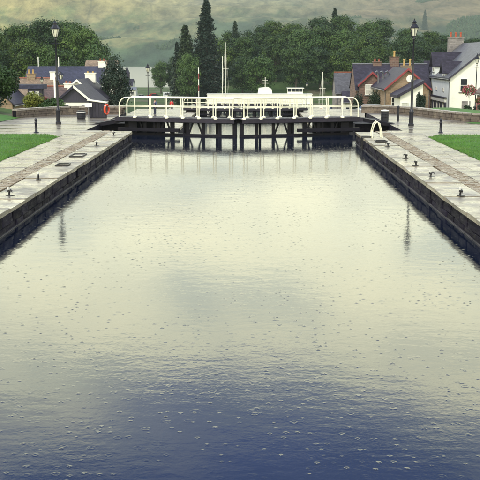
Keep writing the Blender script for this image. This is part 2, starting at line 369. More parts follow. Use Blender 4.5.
xs = sorted(set([-1200, -700, -400, -250, -160, -120, -90] + list(range(-80, -24, 6)) + [-24, -22, -20, -18, -16.5, -15, -14.02, -14, -9.32, -9.3, 9.3, 9.32, 14, 14.02, 16, 18, 21, 24] + list(range(28, 90, 6)) + [-32.02, -32, 52, 52.02, 100, 130, 170, 250, 400, 700, 1200]))
ys = sorted(set([-30, 0, 20, 40, 50, 55, 60, 65, 70, 73, 73.02, 74, 80, 90, 100, 110, 124, 124.02, 140, 160, 181, 181.02, 200, 220, 238, 238.02, 250, 258, 258.02, 261.98, 262, 270, 290, 310, 328, 328.02, 336, 345, 360, 380, 400, 420, 450, 480, 520, 540, 560, 580, 640, 760]))
g = MB(); nx = len(xs)
g.add([(x, y, gh(x, y)) for y in ys for x in xs], [(j * nx + i, j * nx + i + 1, (j + 1) * nx + i + 1, (j + 1) * nx + i) for j in range(len(ys) - 1) for i in range(nx - 1)])
struct(g.obj('ground', 'land'))

# loch and far hills
struct(sheet('loch', [(-2600, 540), (2600, 540), (2600, 2400), (-2600, 2400)], -15.0, 'water_loch'))
def hill(x, y):
    s = max(0, (y - 1990)) / 2600
    z = -18 + 330 * (s ** 0.85)
    z += 150 * sstep(-250, -1100, x) * sstep(2050, 3300, y)          # nearer shoulder on the left
    z += 60 * sstep(300, 900, x) * sstep(2100, 3000, y)
    k = sstep(2000, 2500, y)
    for fr, am in ((0.0011, 95), (0.0027, 42), (0.007, 15), (0.018, 5)):
        z += am * k * noise.noise(Vector((x * fr + 3.3, y * fr, 1.7)))
    return z
hx = [-2600 + i * 40 for i in range(131)]; hy = [1990 + j * 32 for j in range(26)] + [2822 + j * 50 for j in range(1, 46)]
h = MB(); n_ = len(hx)
h.add([(x, y, hill(x, y)) for y in hy for x in hx], [(j * n_ + i, j * n_ + i + 1, (j + 1) * n_ + i + 1, (j + 1) * n_ + i) for j in range(len(hy) - 1) for i in range(n_ - 1)])
def hill_mat():
    global nt
    m = bpy.data.materials.new('moorland'); m.use_nodes = True; nt = m.node_tree; b = nt.nodes['Principled BSDF']
    t = N('ShaderNodeTexCoord'); vec = t.outputs['Object']; sx = N('ShaderNodeSeparateXYZ'); L(vec, sx.inputs[0])
    mp = N('ShaderNodeMapping'); mp.inputs['Scale'].default_value = (1, 0.3, 1.0); L(vec, mp.inputs[0]); vec = mp.outputs[0]
    a = N('ShaderNodeTexNoise', i_Scale=0.0035, i_Detail=6.0, i_Roughness=0.6); L(vec, a.inputs['Vector'])
    f = N('ShaderNodeTexNoise', i_Scale=0.02, i_Detail=5.0, i_Roughness=0.7); L(vec, f.inputs['Vector'])
    fld = N('ShaderNodeTexNoise', i_Scale=0.009, i_Detail=4.0, i_Roughness=0.6); L(vec, fld.inputs['Vector'])
    alt = M('ADD', M('DIVIDE', sx.outputs[2], 260.0), M('ADD', M('MULTIPLY', M('SUBTRACT', a.outputs[0], 0.5), 1.3), M('MULTIPLY', M('SUBTRACT', fld.outputs[0], 0.5), 0.9)))
    c = RAMP(alt, [(0.0, (0.030, 0.052, 0.032)), (0.25, (0.055, 0.08, 0.038)), (0.36, (0.16, 0.15, 0.07)), (0.46, (0.09, 0.105, 0.048)), (0.60, (0.20, 0.175, 0.09)), (0.9, (0.25, 0.215, 0.11)), (1.0, (0.20, 0.17, 0.10))])
    # sunlit glow painted into the western (left) shoulder, heather and bracken to the east
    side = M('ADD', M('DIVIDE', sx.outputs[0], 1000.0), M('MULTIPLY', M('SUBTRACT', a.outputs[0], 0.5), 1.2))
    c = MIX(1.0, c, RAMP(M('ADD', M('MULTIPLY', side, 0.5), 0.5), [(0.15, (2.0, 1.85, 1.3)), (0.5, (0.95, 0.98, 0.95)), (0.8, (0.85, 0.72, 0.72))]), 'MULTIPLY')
    c = MIX(1.0, c, RAMP(f.outputs[0], [(0.35, 0.45), (0.65, 1.45)]), 'MULTIPLY')
    vo = N('ShaderNodeTexVoronoi', feature='DISTANCE_TO_EDGE', i_Scale=0.004); L(vec, vo.inputs['Vector'])
    c = MIX(RAMP(vo.outputs[0], [(0.0, 0.35), (0.02, 0.0)]), c, (0.03, 0.045, 0.025))
    L(c, b.inputs['Base Color']); b.inputs['Roughness'].default_value = 0.95; b.inputs['Specular IOR Level'].default_value = 0.1
    bp = N('ShaderNodeBump', i_Strength=1.0, i_Distance=14.0); L(f.outputs[0], bp.inputs['Height']); L(bp.outputs[0], b.inputs['Normal'])
    return m
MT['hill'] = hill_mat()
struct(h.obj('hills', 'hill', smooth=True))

# far-off woods and hedge trees on the lower slopes across the loch
fw = MB(); rf = random.Random(9); cnt = 0
while cnt < 14000:
    x = rf.uniform(-1300, 1300); y = 1998 + 1500 * rf.random() ** 1.4
    if abs(x / y) > 0.33: continue
    nz = noise.noise(Vector((x * 0.0042, y * 0.0030, 5.5))) + 0.5 * noise.noise(Vector((x * 0.013, y * 0.008, 2.5)))
    lim = 0.0 + (y - 1998) / 1500 * 0.55
    if nz < lim: continue
    z = hill(x, y); hh = rf.uniform(5, 10); r = hh * rf.uniform(0.28, 0.48); base = len(fw.v); a0 = rf.random()
    for k in range(5): a = a0 + k * 1.2566; fw.v.append((x + r * 0.7 * math.cos(a), y + r * 0.7 * math.sin(a), z - 1))
    for k in range(5): a = a0 + 0.6 + k * 1.2566; q = r * rf.uniform(0.8, 1.2); fw.v.append((x + q * math.cos(a), y + q * math.sin(a), z + hh * rf.uniform(0.4, 0.6)))
    fw.v.append((x + rf.uniform(-1, 1), y, z + hh))
    for k in range(5):
        k2 = (k + 1) % 5; fw.f += [(base + k, base + k2, base + 5 + k), (base + k2, base + 5 + k2, base + 5 + k), (base + 5 + k, base + 5 + k2, base + 10)]
    cnt += 1
tag(fw.obj('far_woods', 'leaf', None, True), 'far-off woods on the slopes across the loch', 'wood', kind='stuff')

# waters
struct(sheet('canal_water', [(-9.6, -6), (9.6, -6), (9.6, 60.5), (-9.6, 60.5)], -0.62, 'water'))
for y0, y1, z in ((60.6, 117.4, -3.02), (117.5, 174.9, -5.42), (175, 231.9, -7.82), (232, 258, -10.22)):
    struct(sheet('lock_water', [(-6.6, y0), (6.6, y0), (6.6, y1), (-6.6, y1)], z, 'water_far'))
struct(sheet('basin_water', [(-32, 258.02), (52, 258.02), (52, 328), (-32, 328)], -13.2, 'water_far'))

# paved lockside: sheets each a few mm above the ground
for sgn in (-1, 1):
    P = lambda pts: [(sgn * x, y) for x, y in (pts if sgn > 0 else pts[::-1])]
    # bed below coping, setts and flags
    struct(MB().box(min(sgn * 6.5, sgn * 9.6), max(sgn * 6.5, sgn * 9.6), 4, 53.2, -4, -0.13).obj('lockside_bed', 'soil'))
    struct(MB().box(min(sgn * 8.9, sgn * 9.6), max(sgn * 8.9, sgn * 9.6), 54.5, 73, -16, -0.02).obj('lockside_bed', 'stone'))
    struct(sheet('paving', P([(7.95, 51.9), (9.54, 51.9), (9.54, 49.4), (60, 49.4), (60, 75), (8.9, 72.9), (8.9, 54.6), (7.95, 54.6)]), 0.0, 'paving'))
    lawn = struct(sheet('lawn', P([(9.55, -5), (40, -5), (40, 52.2), (10.3, 51.6), (9.55, 49.9)]), 0.012, 'lawn'))
    # blades
    b = MB()
    for i in range(42000):
        x = 9.45 + 9 * random.random() ** 1.5; y = 30 + 22.0 * random.random()
        if y > 50.1 + (x - 9.55) * 1.7 + random.uniform(-.1, .1): continue
        if y > 51.75 + random.uniform(-.1, .1): continue
        if x < 9.5 + 0.12 * noise.noise(Vector((y * 1.3, sgn, 0))): continue
        a = random.random() * 6.28; hgt = 0.04 + 0.05 * random.random(); w = 0.012
        dx, dy = math.cos(a), math.sin(a); lx, ly = random.uniform(-.03, .03), random.uniform(-.03, .03)
        X = sgn * x
        b.add([(X - dx * w, y - dy * w, 0.0), (X + dx * w, y + dy * w, 0.0), (X + lx, y + ly, hgt)], [(0, 1, 2)])
    gr = b.obj('lawn_grass', 'blade')
    tag(gr, 'short green lawn grass on the %s side of the lock' % ('right' if sgn > 0 else 'left'), 'grass', kind='stuff')
# rough grass behind the right wall and on the left bank
WPTS = [(12.3, 69.0), (13.0, 66.6), (13.7, 64.2), (14.7, 62.3), (16.3, 61.2), (18.5, 60.6), (24, 60.0), (60, 57.0)]
vg = MB(); nv = len(WPTS)
for x, y in WPTS: vg.v += [(x + 0.20, y + 0.12, 0.42), (x + 1.2, y + 1.0, 0.50), (x + 2.6, y + 2.0, 0.46), (x + 4.0, y + 3.6, -0.2)]
vg.f = [(i * 4 + k, i * 4 + k + 1, i * 4 + k + 5, i * 4 + k + 4) for i in range(nv - 1) for k in range(3)]
struct(vg.obj('verge', 'lawn', None, True))
struct(sheet('verge', [(13.7, 61.0), (15.2, 58.9), (22, 56.0), (22, 59.9), (16.1, 60.75), (14.5, 61.75)], 0.012, 'lawn'))
vb = MB(); bx_ = [-60, -30, -22, -19.5, -17.5, -15.6]; by_ = [56, 58.5, 61, 64, 66.2]
vb.add([(x + (0.35 * (y - 61) * 0.2), y, 0.02 + max(0, (-x - 15.6)) ** 0.8 * 0.16 * sstep(55.5, 60, y)) for y in by_ for x in bx_], [(j * 6 + i, j * 6 + i + 1, (j + 1) * 6 + i + 1, (j + 1) * 6 + i) for j in range(4) for i in range(5)])
struct(vb.obj('grass_bank', 'lawn'))

# ---- stones: six shared, slightly irregular bevelled blocks of unit size
def block_mesh(name, m, seed, bev=0.05, jit=0.03):
    rnd = random.Random(seed); bm = bmesh.new(); bmesh.ops.create_cube(bm, size=1.0)
    bmesh.ops.bevel(bm, geom=bm.edges[:], offset=bev, segments=1, affect='EDGES')
    for v in bm.verts: v.co += Vector([rnd.uniform(-jit, jit) for _ in range(3)])
    me = bpy.data.meshes.new(name); bm.to_mesh(me); bm.free(); me.materials.append(MT[m]); return me
STONES = [block_mesh('stone', 'stone', i, 0.045, 0.028) for i in range(6)]
COPES = [block_mesh('coping_stone', 'coping', 20 + i, 0.035, 0.016) for i in range(6)]
FLAGS = [block_mesh('flagstone', 'flag', 40 + i, 0.012, 0.004) for i in range(4)]
CAPS = [block_mesh('cope_stone', 'wallcap', 60 + i, 0.08, 0.03) for i in range(5)]
Y0W, Y1W, XW = 6.0, 53.6, 6.2
def lock_wall(sgn):
    side = 'right' if sgn > 0 else 'left'
    t = thing('lock_wall', 'dark wet stone wall with pale coping along the %s side of the lock chamber' % side, 'lock wall', (sgn * XW, Y0W, -0.62))
    zoff = 0.62
    def put(name, me, x0, x1, y0, y1, z0, z1, rz=0):
        o = link(name, me, t, (sgn * (x0 + x1) / 2 - sgn * XW, (y0 + y1) / 2 - Y0W, (z0 + z1) / 2 + zoff), rz, (abs(x1 - x0), y1 - y0, z1 - z0)); return o
    core = MB().box(min(sgn * 0.07, sgn * 0.6), max(sgn * 0.07, sgn * 0.6), 0, Y1W - Y0W - 0.05, -2.2, 0.47).obj('wall_core', 'stone_back', t)
    rnd = random.Random(5 + sgn)
    for z0, z1 in ((-0.44, -0.13), (-0.78, -0.445), (-1.2, -0.785)):
        y = Y0W - rnd.random()
        while y < Y1W - 0.3:
            ln = rnd.uniform(0.75, 1.55)
            e = min(y + ln, Y1W)
            if Y1W - e < 0.5: e = Y1W
            pr = rnd.uniform(-0.02, 0.03)
            put('stone', rnd.choice(STONES), XW - 0.0 - pr, XW + 0.5, y + 0.008, e - 0.008, z0 + 0.006, z1 - 0.006); y = e
    y = Y0W - 0.5
    while y < Y1W - 0.2:
        ln = rnd.uniform(0.95, 1.9); e = min(y + ln, Y1W)
        if Y1W - e < 0.6: e = Y1W
        put('coping_stone', rnd.choice(COPES), XW - 0.05 - rnd.uniform(0, 0.03), 7.30 + rnd.uniform(-0.05, 0.03), y + 0.010, e - 0.010, -0.125, 0.012 + rnd.uniform(-0.018, 0.02), rnd.uniform(-.004, .004)); y = e
    # return face at the gate recess
    for z0, z1 in ((-0.44, -0.13), (-0.78, -0.445), (-1.2, -0.785)):
        x = XW + 0.5
        while x < 8.9:
            e = min(8.95, x + rnd.uniform(0.6, 1.0)); put('stone', rnd.choice(STONES), x + .008, e - .008, Y1W - 0.35, Y1W + rnd.uniform(0.0, 0.03), z0 + .006, z1 - .006); x = e
    for k in range(2):
        put('coping_stone', COPES[k], 7.32 + k * 0.8, 8.1 + k * 0.8, Y1W - 0.7, Y1W + 0.04, -0.125, 0.02)
    return t
WL = lock_wall(-1); WR = lock_wall(1)

# path of flagstones with the band of setts beside the coping
for sgn in (-1, 1):
    side = 'right' if sgn > 0 else 'left'
    pa = thing('lockside_path', None, None, (sgn * 8.7, 28, -0.12)); pa['kind'] = 'structure'
    rnd = random.Random(30 + sgn)
    bed = MB().box(-0.80, 0.85, -22, 23.9, 0.02, 0.10).obj('path_bed', 'soil', pa)
    y = 10.0
    while y < 51.6:
        d = rnd.uniform(0.85, 1.1); e = min(51.85, y + d); cut = rnd.choice((0.55, 0.8, 1.05))
        for x0, x1 in ((7.95, 7.95 + cut), (7.95 + cut, 9.52)):
            zt = rnd.uniform(-0.006, 0.006)
            link('flagstone', rnd.choice(FLAGS), pa, (sgn * (x0 + x1) / 2 - sgn * 8.7, (y + e) / 2 - 28, 0.08 + zt), 0, (x1 - x0 - 0.014, e - y - 0.014, 0.08))
        y = e
    st = MB(); y = 10.0
    while y < 54.3:
        x = 7.33
        while x < 7.90:
            w = rnd.uniform(0.11, 0.2); d = 0.115; zt = rnd.uniform(-0.012, 0.012)
            a0, a1 = sgn * x - sgn * 8.7, sgn * min(7.93, x + w - 0.012) - sgn * 8.7
            st.box(min(a0, a1), max(a0, a1), y - 28, y + d - 0.012 - 28, 0.02, 0.12 + zt); x += w
        y += d
    so = st.obj('setts', 'sett', pa); so['kind'] = 'stuff'

# lower chambers: quay slabs and walls
for sgn in (-1, 1):
    for k, (y0, y1, z) in enumerate(((61.6, 124, -2.4), (124, 181, -4.8), (181, 238, -7.2), (238, 258, -9.6))):
        nm = ('second', 'third', 'fourth', 'lowest')[k]
        t = thing('chamber_wall', 'stone quay wall on the %s side of the %s chamber down, below the first gate' % ('right' if sgn > 0 else 'left', nm), 'lock wall', (sgn * 7.7, (y0 + y1) / 2, z - 5))
        ly = (y1 - y0) / 2
        MB().box(-1.5, 1.6, -ly + (11.4 if k == 0 else 0.0), ly - 0.02, 0, 4.7).obj('wall_body', 'stone', t)
        if k == 0: MB().box(-0.4 if sgn > 0 else -1.6, 1.6 if sgn > 0 else 0.4, -ly, -ly + 11.38, 0, 4.7).obj('wall_body', 'stone', t)
        MB().box(-1.52, 6.3, -ly + (11.42 if k == 0 else 0.02), ly - 0.04, 4.72, 4.98).obj('quay_paving', 'paving', t) if sgn > 0 else MB().box(-6.3, 1.52, -ly + (11.42 if k == 0 else 0.02), ly - 0.04, 4.72, 4.98).obj('quay_paving', 'paving', t)
        yy = -ly + (11.45 if k == 0 else 0.05)
        while yy < ly - 1.5:
            e = yy + 1.45; xx = (-1.56, -0.5) if sgn > 0 else (0.5, 1.56)
            link('coping_stone', COPES[int(yy * 7) % 6], t, (sum(xx) / 2, (yy + e) / 2, 4.9), 0, (1.05, 1.42, 0.26)); yy = e
# head wall closing the upper level above the second chamber
for sgn in (-1, 1):
    tag(MB().box(min(sgn * 8.9, sgn * 13.98), max(sgn * 8.9, sgn * 13.98), 72.3, 72.98, -5, 0.02).obj('retaining_wall', 'stone'), 'dark retaining wall dropping to the lower quay on the %s' % ('right' if sgn > 0 else 'left'), 'wall')

# ================================================================== LOCK GATES
def gate_leaf(sgn, label):
    heel = Vector((-7.75 if sgn < 0 else 7.05, 60.2, 0)); mit = Vector((-0.35 + sgn * 0.06, 57.9, 0))
    d = (heel - mit); ln = d.length; u = d.normalized(); n = Vector((u.y, -u.x, 0))
    if n.y > 0: n = -n              # n faces the camera side
    t = thing('lock_gate', label, 'lock gate', (mit.x, mit.y, -0.79), 0, 'lock gate leaves')
    P = lambda s, o, z: tuple(u * s + n * o + Vector((0, 0, z + 1.24)))
    def b(name, m, *segs):
        mb = MB()
        for a, c, w, hh in segs: mb.bar(P(*a), P(*c), w, hh)
        return mb.obj(name, m, t)
    # deck boards
    k = 0; s = 0.0
    bd = MB()
    while s < ln - 0.2:
        link('deck_board', DECK, t, P(s + 0.14, 0, -0.02 + 0.004 * (k % 2)), math.atan2(u.y, u.x)); s += 0.29; k += 1
    b('fascia', 'gatedeck', ((0, 0.60, -0.14), (ln, 0.60, -0.14), 0.06, 0.20))
    b('fascia', 'gatedeck', ((0, -0.60, -0.14), (ln, -0.60, -0.14), 0.06, 0.20))
    b('sill_beam', 'gateblack', ((0, 0.15, -1.03), (ln * 0.88, 0.15, -1.03), 0.30, 0.16))
    b('walkway_girder', 'gateblack', ((ln * 0.45, 0.60, -0.72), (ln * 0.97, 0.60, -0.72), 0.22, 0.20))
    b('cross_beam', 'gateblack', ((0, 0, -0.26), (ln, 0, -0.26), 0.9, 0.05))
    for i, sp in enumerate((0.12, 1.05, 2.1, 3.1, 4.1, 5.0, 5.9, 6.8)):
        w = 0.26 if i in (0, 4) else 0.19
        b('gate_post', 'gateblack', ((sp, 0.1, -2.0), (sp, 0.1, -0.24), w, w))
        if i in (2, 4, 6): b('brace', 'gateblack', ((sp, 0.12, -1.15), (sp + 0.34, 0.12, -0.26), 0.09, 0.09))
        if i in (1, 3, 5, 7): b('rear_post', 'gateblack', ((sp + 0.4, -0.5, -2.0), (sp + 0.4, -0.5, -0.24), 0.16, 0.16))
        if i in (3, 5): b('brace', 'gateblack', ((sp, 0.12, -1.15), (sp - 0.34, 0.12, -0.26), 0.09, 0.09))
        if i in (3, 5): b('paddle_rod', 'gateblack', ((sp + 0.22, 0.3, -2.0), (sp + 0.22, 0.3, -0.3), 0.06, 0.06))
    b('planking', 'gateblack', ((0, -0.05, -2.05), (ln * 0.9, -0.05, -2.05), 0.12, 1.9))
    b('back_panel', 'gateblack', ((ln * 0.62, -0.34, -0.62), (ln * 0.97, -0.34, -0.62), 0.05, 0.72))
    b('heel_post', 'gateblack', ((ln - 0.95, 0.0, -2.6), (ln - 0.95, 0.0, -0.24), 0.5, 0.5))
    # railings: front row and back row
    for o, shift in ((0.56, 0.0), (-0.56, 0.55)):
        hgt = 1.20
        sp = 0.12 + shift
        while sp < ln - 0.95:
            pm = MB().tube([P(sp, o, 0.0), P(sp, o, hgt - 0.02)], 0.036, 8)
            pm.lathe([(0.13, 1.24 - 0.02), (0.13, 1.24 + 0.05), (0.06, 1.24 + 0.10)], 8, (P(sp, o, 0)[0], P(sp, o, 0)[1]))
            pm.obj('rail_post', 'white', t, True); sp += 1.04
        e = ln - 0.25
        curve = [P(0.02, o, hgt)] + [P(e - 0.55, o, hgt)] + [P(e - 0.55 + 0.5 * math.sin(a), o, hgt - 0.5 + 0.5 * math.cos(a)) for a in (0.3, 0.6, 0.9, 1.2, 1.5)] + [P(e - 0.04, o, 0.0)]
        MB().tube(curve, 0.04, 8).obj('handrail', 'white', t, True)
        MB().tube([P(0.05, o, 0.66), P(e - 0.05, o, 0.66)], 0.028, 6).obj('mid_rail', 'white', t, True)
    return t
DECK = MB().box(-0.135, 0.135, -0.64, 0.64, -0.03, 0.03).mesh('deck_board', 'gatedeck')
GL = gate_leaf(-1, 'white railed lock gate leaf with black frame, nearest gate, left half')
GR = gate_leaf(1, 'white railed lock gate leaf with black frame, nearest gate, right half')
for k, nm in ((1, 'second gate down'), (2, 'third gate down'), (3, 'fourth gate down')):
    for G, sd_ in ((GL, 'left'), (GR, 'right')):
        l = G.location; copy_of(G, (l.x, l.y + 57.4 * k, l.z - 2.4 * k), 0, 'white railed black lock gate leaf, %s half of the %s behind the nearest' % (sd_, nm))

# landing plates that carry the walkway to the bank
for sgn in (-1, 1):
    s_ = 'right' if sgn > 0 else 'left'
    xa, xb = sgn * 7.1, sgn * 9.3
    t = MB().add([(x, y, z + dz) for dz in (-0.22, 0.0) for x, y, z in ((xa, 59.7, 0.42), (xb, 59.9, 0.012), (xb, 61.4, 0.012), (xa, 60.9, 0.42))], [(0, 3, 2, 1), (4, 5, 6, 7), (0, 1, 5, 4), (1, 2, 6, 5), (2, 3, 7, 6), (3, 0, 4, 7)]).obj('landing_slab', 'gateblack')
    tag(t, 'dark landing slab joining the %s end of the nearest gate walkway to the bank' % s_, 'landing')
    t = MB().box(min(sgn * 6.9, sgn * 8.9), max(sgn * 6.9, sgn * 8.9), 60.75, 66.6, -5, -0.03).obj('gate_abutment', 'stone')
    tag(t, 'dark stone abutment under the %s end of the nearest gate' % s_, 'abutment')

# ================================================================== LOW STONE WALLS
def low_wall(label, pts, hgt, th=0.4, z=0.0, seed=1):
    rnd = random.Random(seed)
    t = thing('stone_wall', label, 'stone wall', (pts[0][0], pts[0][1], z))
    O = Vector((pts[0][0], pts[0][1]))
    # resample the line
    line = [Vector(p) for p in pts]; rub = MB(); core = MB()
    segs = [(a, b, (b - a).length) for a, b in zip(line, line[1:])]
    total = sum(s[2] for s in segs)
    def at(s):
        for a, b, l in segs:
            if s <= l: return a + (b - a) * (s / l), (b - a).normalized()
            s -= l
        return b, (b - a).normalized()
    for a, b, l in segs:
        d = (b - a).normalized(); core.bar((a.x - O.x, a.y - O.y, hgt / 2), (b.x - O.x + d.x * .05, b.y - O.y + d.y * .05, hgt / 2), th - 0.06, hgt)
    core.obj('wall_core', 'stone_back', t)
    zc = 0.0
    while zc < hgt - 0.05:
        hh = min(rnd.uniform(0.11, 0.24), hgt - zc); s = 0.0
        while s < total:
            ln = rnd.uniform(0.16, 0.62); p, d = at(min(s + ln / 2, total)); nn = Vector((-d.y, d.x))
            for sd2 in (-1, 1):
                q = p - O + nn * sd2 * (th / 2 - 0.08 + rnd.uniform(0, 0.03)); l2 = ln / 2 - 0.008
                v = []
                for dz in (0.008, hh - 0.008):
                    for i, j in ((-1, -1), (1, -1), (1, 1), (-1, 1)):
                        w = q + d * (i * l2 + rnd.uniform(-.01, .01)) + nn * (j * 0.08 + rnd.uniform(-.01, .01)); v.append((w.x, w.y, zc + dz))
                rub.add(v, [(0, 3, 2, 1), (4, 5, 6, 7), (0, 1, 5, 4), (1, 2, 6, 5), (2, 3, 7, 6), (3, 0, 4, 7)])
            s += ln
        zc += hh
    o = rub.obj('rubble', 'wallstone', t); o['kind'] = 'stuff'
    s = 0.0
    while s < total - 0.1:
        ln = rnd.uniform(0.55, 0.85); p, d = at(s + ln / 2)
        c = link('cope_stone', rnd.choice(CAPS), t, (p.x - O.x, p.y - O.y, hgt + 0.05), math.atan2(d.y, d.x), (ln - 0.015, th + 0.10, 0.13 + rnd.uniform(-.01, .02))); s += ln
    return t
low_wall('low rubble stone wall curving along the right edge of the paving', [(8.6, 72.5), (10.0, 72.2), (11.3, 71.0), (12.3, 69.0), (13.0, 66.6), (13.7, 64.2), (14.7, 62.3), (16.3, 61.2), (18.5, 60.6), (24, 60.0)], 0.44, seed=3)
low_wall('low rubble stone wall curving round the paving behind the left lamp post', [(-15.6, 65.9), (-15.0, 67.2), (-14.2, 68.4), (-13.2, 69.5), (-12.0, 70.2), (-10.6, 70.5), (-9.3, 70.5), (-8.9, 70.3)], 0.48, seed=4)

# ================================================================== STREET FURNITURE
def lamp_post(label, loc, H=6.28, m='black', group=None, detail=True):
    t = thing('street_lamp', label, 'lamp post', loc, 0.2, group)
    pole = MB().lathe([(0.17, 0), (0.17, 0.12), (0.13, 0.16), (0.125, 0.75), (0.14, 0.80), (0.14, 0.88), (0.10, 0.94), (0.072, 1.05), (0.066, 2.6), (0.085, 2.62), (0.085, 2.70), (0.062, 2.74), (0.045, H - 1.25), (0.07, H - 1.22), (0.07, H - 1.17), (0.04, H - 1.12), (0.04, H - 1.04)], 12)
    pole.obj('column', m, t, True)
    MB().tube([(-0.28, 0, H - 1.42), (0.28, 0, H - 1.42)], 0.018, 6).obj('ladder_bar', m, t, True)
    gl = MB().lathe([(0.115, H - 1.02), (0.235, H - 0.56)], 6); gl.obj('lantern_glass', 'lampglass', t)
    fr = MB()
    for k in range(6):
        a = k * math.pi / 3; fr.bar((0.12 * math.cos(a), 0.12 * math.sin(a), H - 1.03), (0.245 * math.cos(a), 0.245 * math.sin(a), H - 0.55), 0.022)
    fr.lathe([(0.05, H - 1.08), (0.13, H - 1.05), (0.13, H - 1.01)], 6)
    fr.obj('lantern_frame', m, t)
    MB().lathe([(0.27, H - 0.56), (0.285, H - 0.53), (0.15, H - 0.34), (0.12, H - 0.33), (0.12, H - 0.24), (0.15, H - 0.22), (0.06, H - 0.12), (0.025, H - 0.10), (0.03, H - 0.06), (0.008, H)], 6).obj('lantern_cap', m, t)
    return t
LP = lamp_post('tall black lantern lamp post standing on the left lockside paving', (-11.45, 59.9, 0))
copy_of(LP, (9.98, 58.4, 0), 0.5, 'tall black lantern lamp post standing on the right lockside paving')
copy_of(LP, (26.0, 112, -2.55), 0.1, 'distant black lamp post in front of the white house gable', None, (0.92, 0.92, 1.12))
copy_of(LP, (-23.75, 230, -10.2), 0.3, 'distant lamp post standing against the pale loch', None, (2.0, 2.0, 2.05))
copy_of(LP, (-25.2, 120, -3.1), 0.4, 'lamp post among the rooftops beside the dark kiosk on the left', None, (0.85, 0.85, 0.78))
copy_of(LP, (-19.6, 235, -10.5), 0.4, 'small lamp post right of the loch between the round trees', None, (1.0, 1.0, 1.0))
copy_of(LP, (9.5, 160, -4.85), 0.4, 'distant dark lamp post beyond the right end of the gate railings', None, (0.9, 0.9, 0.8))

# white post with a hanging lantern
t = thing('bracket_lamp', 'white post with a dark hanging lantern behind the left lamp post', 'lamp post', (-21.65, 110, -2.35))
MB().lathe([(0.14, 0), (0.11, 0.2), (0.10, 4.6), (0.02, 4.7)], 10).obj('post', 'whitewood', t, True)
MB().tube([(0, 0, 4.2), (0.2, 0, 4.75), (0.5, 0, 4.9), (0.72, 0, 4.75)], 0.03, 6).obj('bracket', 'black', t, True)
MB().lathe([(0.13, 3.95), (0.27, 4.45)], 6, (0.72, 0)).obj('lantern_glass', 'lampglass', t)
MB().lathe([(0.30, 4.44), (0.34, 4.48), (0.2, 4.66), (0.04, 4.8)], 6, (0.72, 0)).obj('lantern_cap', 'black', t)
fr = MB()
for k in range(6):
    a = k * math.pi / 3; fr.bar((0.72 + 0.14 * math.cos(a), 0.14 * math.sin(a), 3.93), (0.72 + 0.28 * math.cos(a), 0.28 * math.sin(a), 4.46), 0.05)
fr.obj('lantern_frame', 'black', t)

BOLP = [(0.10, 0), (0.10, 0.05), (0.075, 0.08), (0.065, 0.50), (0.085, 0.53), (0.085, 0.58), (0.06, 0.62), (0.08, 0.68), (0.075, 0.75), (0.03, 0.80)]
def bollard(label, loc):
    t = thing('bollard', label, 'bollard', loc); MB().lathe(BOLP, 12).obj('post', 'black', t, True)
    MB().lathe([(0.15, -0.01), (0.15, 0.03), (0.11, 0.05)], 12).obj('base_plate', 'black', t, True); return t
bollard('black bollard beside the left lawn corner', (-11.26, 52.75, 0.0))
bollard('black bollard beside the right lawn corner', (10.69, 52.9, 0.0))
t = thing('marker_post', 'slim dark post between the right litter bin and the right lamp post', 'post', (9.88, 63.0, 0))
MB().lathe([(0.07, 0), (0.07, 0.8), (0.09, 0.82), (0.09, 0.92), (0.02, 0.98)], 10).obj('post', 'black', t, True)

def bin_(label, loc, h=0.76, r=0.24):
    t = thing('litter_bin', label, 'litter bin', loc)
    MB().lathe([(r * 0.92, 0), (r * 0.92, 0.06), (r, 0.08), (r, h - 0.1), (r * 1.06, h - 0.09), (r * 1.06, h - 0.05)], 16).obj('body', 'black', t, True)
    for k in range(3): MB().lathe([(r + 0.004, 0.18 + k * 0.17), (r + 0.014, 0.19 + k * 0.17), (r + 0.014, 0.21 + k * 0.17), (r + 0.004, 0.22 + k * 0.17)], 16).obj('band', 'black', t, True)
    MB().lathe([(r * 1.04, h - 0.05), (r * 1.08, h - 0.03), (r * 0.9, h + 0.02), (r * 0.3, h + 0.045)], 16).obj('lid', 'lid', t, True)
bin_('round black litter bin with pale lid by the right wall', (8.78, 61.2, 0), 0.78, 0.24)
bin_('squat black litter bin with pale lid in front of the dark cabinet', (-10.85, 64.6, 0), 0.50, 0.29)

# cabinet with sign, lifebuoy on its side
t = thing('lockside_cabinet', 'dark timber cabinet with pale sloping roof beside the lifebuoy', 'cabinet', (-10.0, 66.4, 0))
MB().box(-0.55, 0.55, -0.35, 0.40, 0.0, 1.02).obj('body', 'cabinet', t)
MB().add([(-0.68, -0.46, 1.16), (0.62, -0.46, 0.98), (0.62, 0.5, 1.0), (-0.68, 0.5, 1.18), (-0.68, -0.46, 1.20), (0.62, -0.46, 1.02), (0.62, 0.5, 1.04), (-0.68, 0.5, 1.22)], [(0, 3, 2, 1), (4, 5, 6, 7), (0, 1, 5, 4), (1, 2, 6, 5), (2, 3, 7, 6), (3, 0, 4, 7)]).obj('roof', 'cabroof', t)
MB().add([(-0.55, -0.35, 1.02), (0.55, -0.35, 1.02), (-0.55, -0.35, 1.17), (-0.55, 0.4, 1.02), (0.55, 0.4, 1.02), (-0.55, 0.4, 1.17)], [(0, 1, 2), (5, 4, 3), (0, 2, 5, 3), (2, 1, 4, 5)]).obj('gusset', 'cabinet', t)
for k in range(5): MB().box(-0.53 + k * 0.215, -0.53 + k * 0.215 + 0.2, -0.375, -0.352, 0.05, 1.0).obj('board', 'cabinet', t)
MB().box(0.30, 0.34, -0.40, -0.376, 0.5, 0.62).obj('handle', 'lead', t)
t = thing('notice_sign', 'small white notice board on a post against the dark cabinet', 'sign', (-10.55, 65.75, 0))
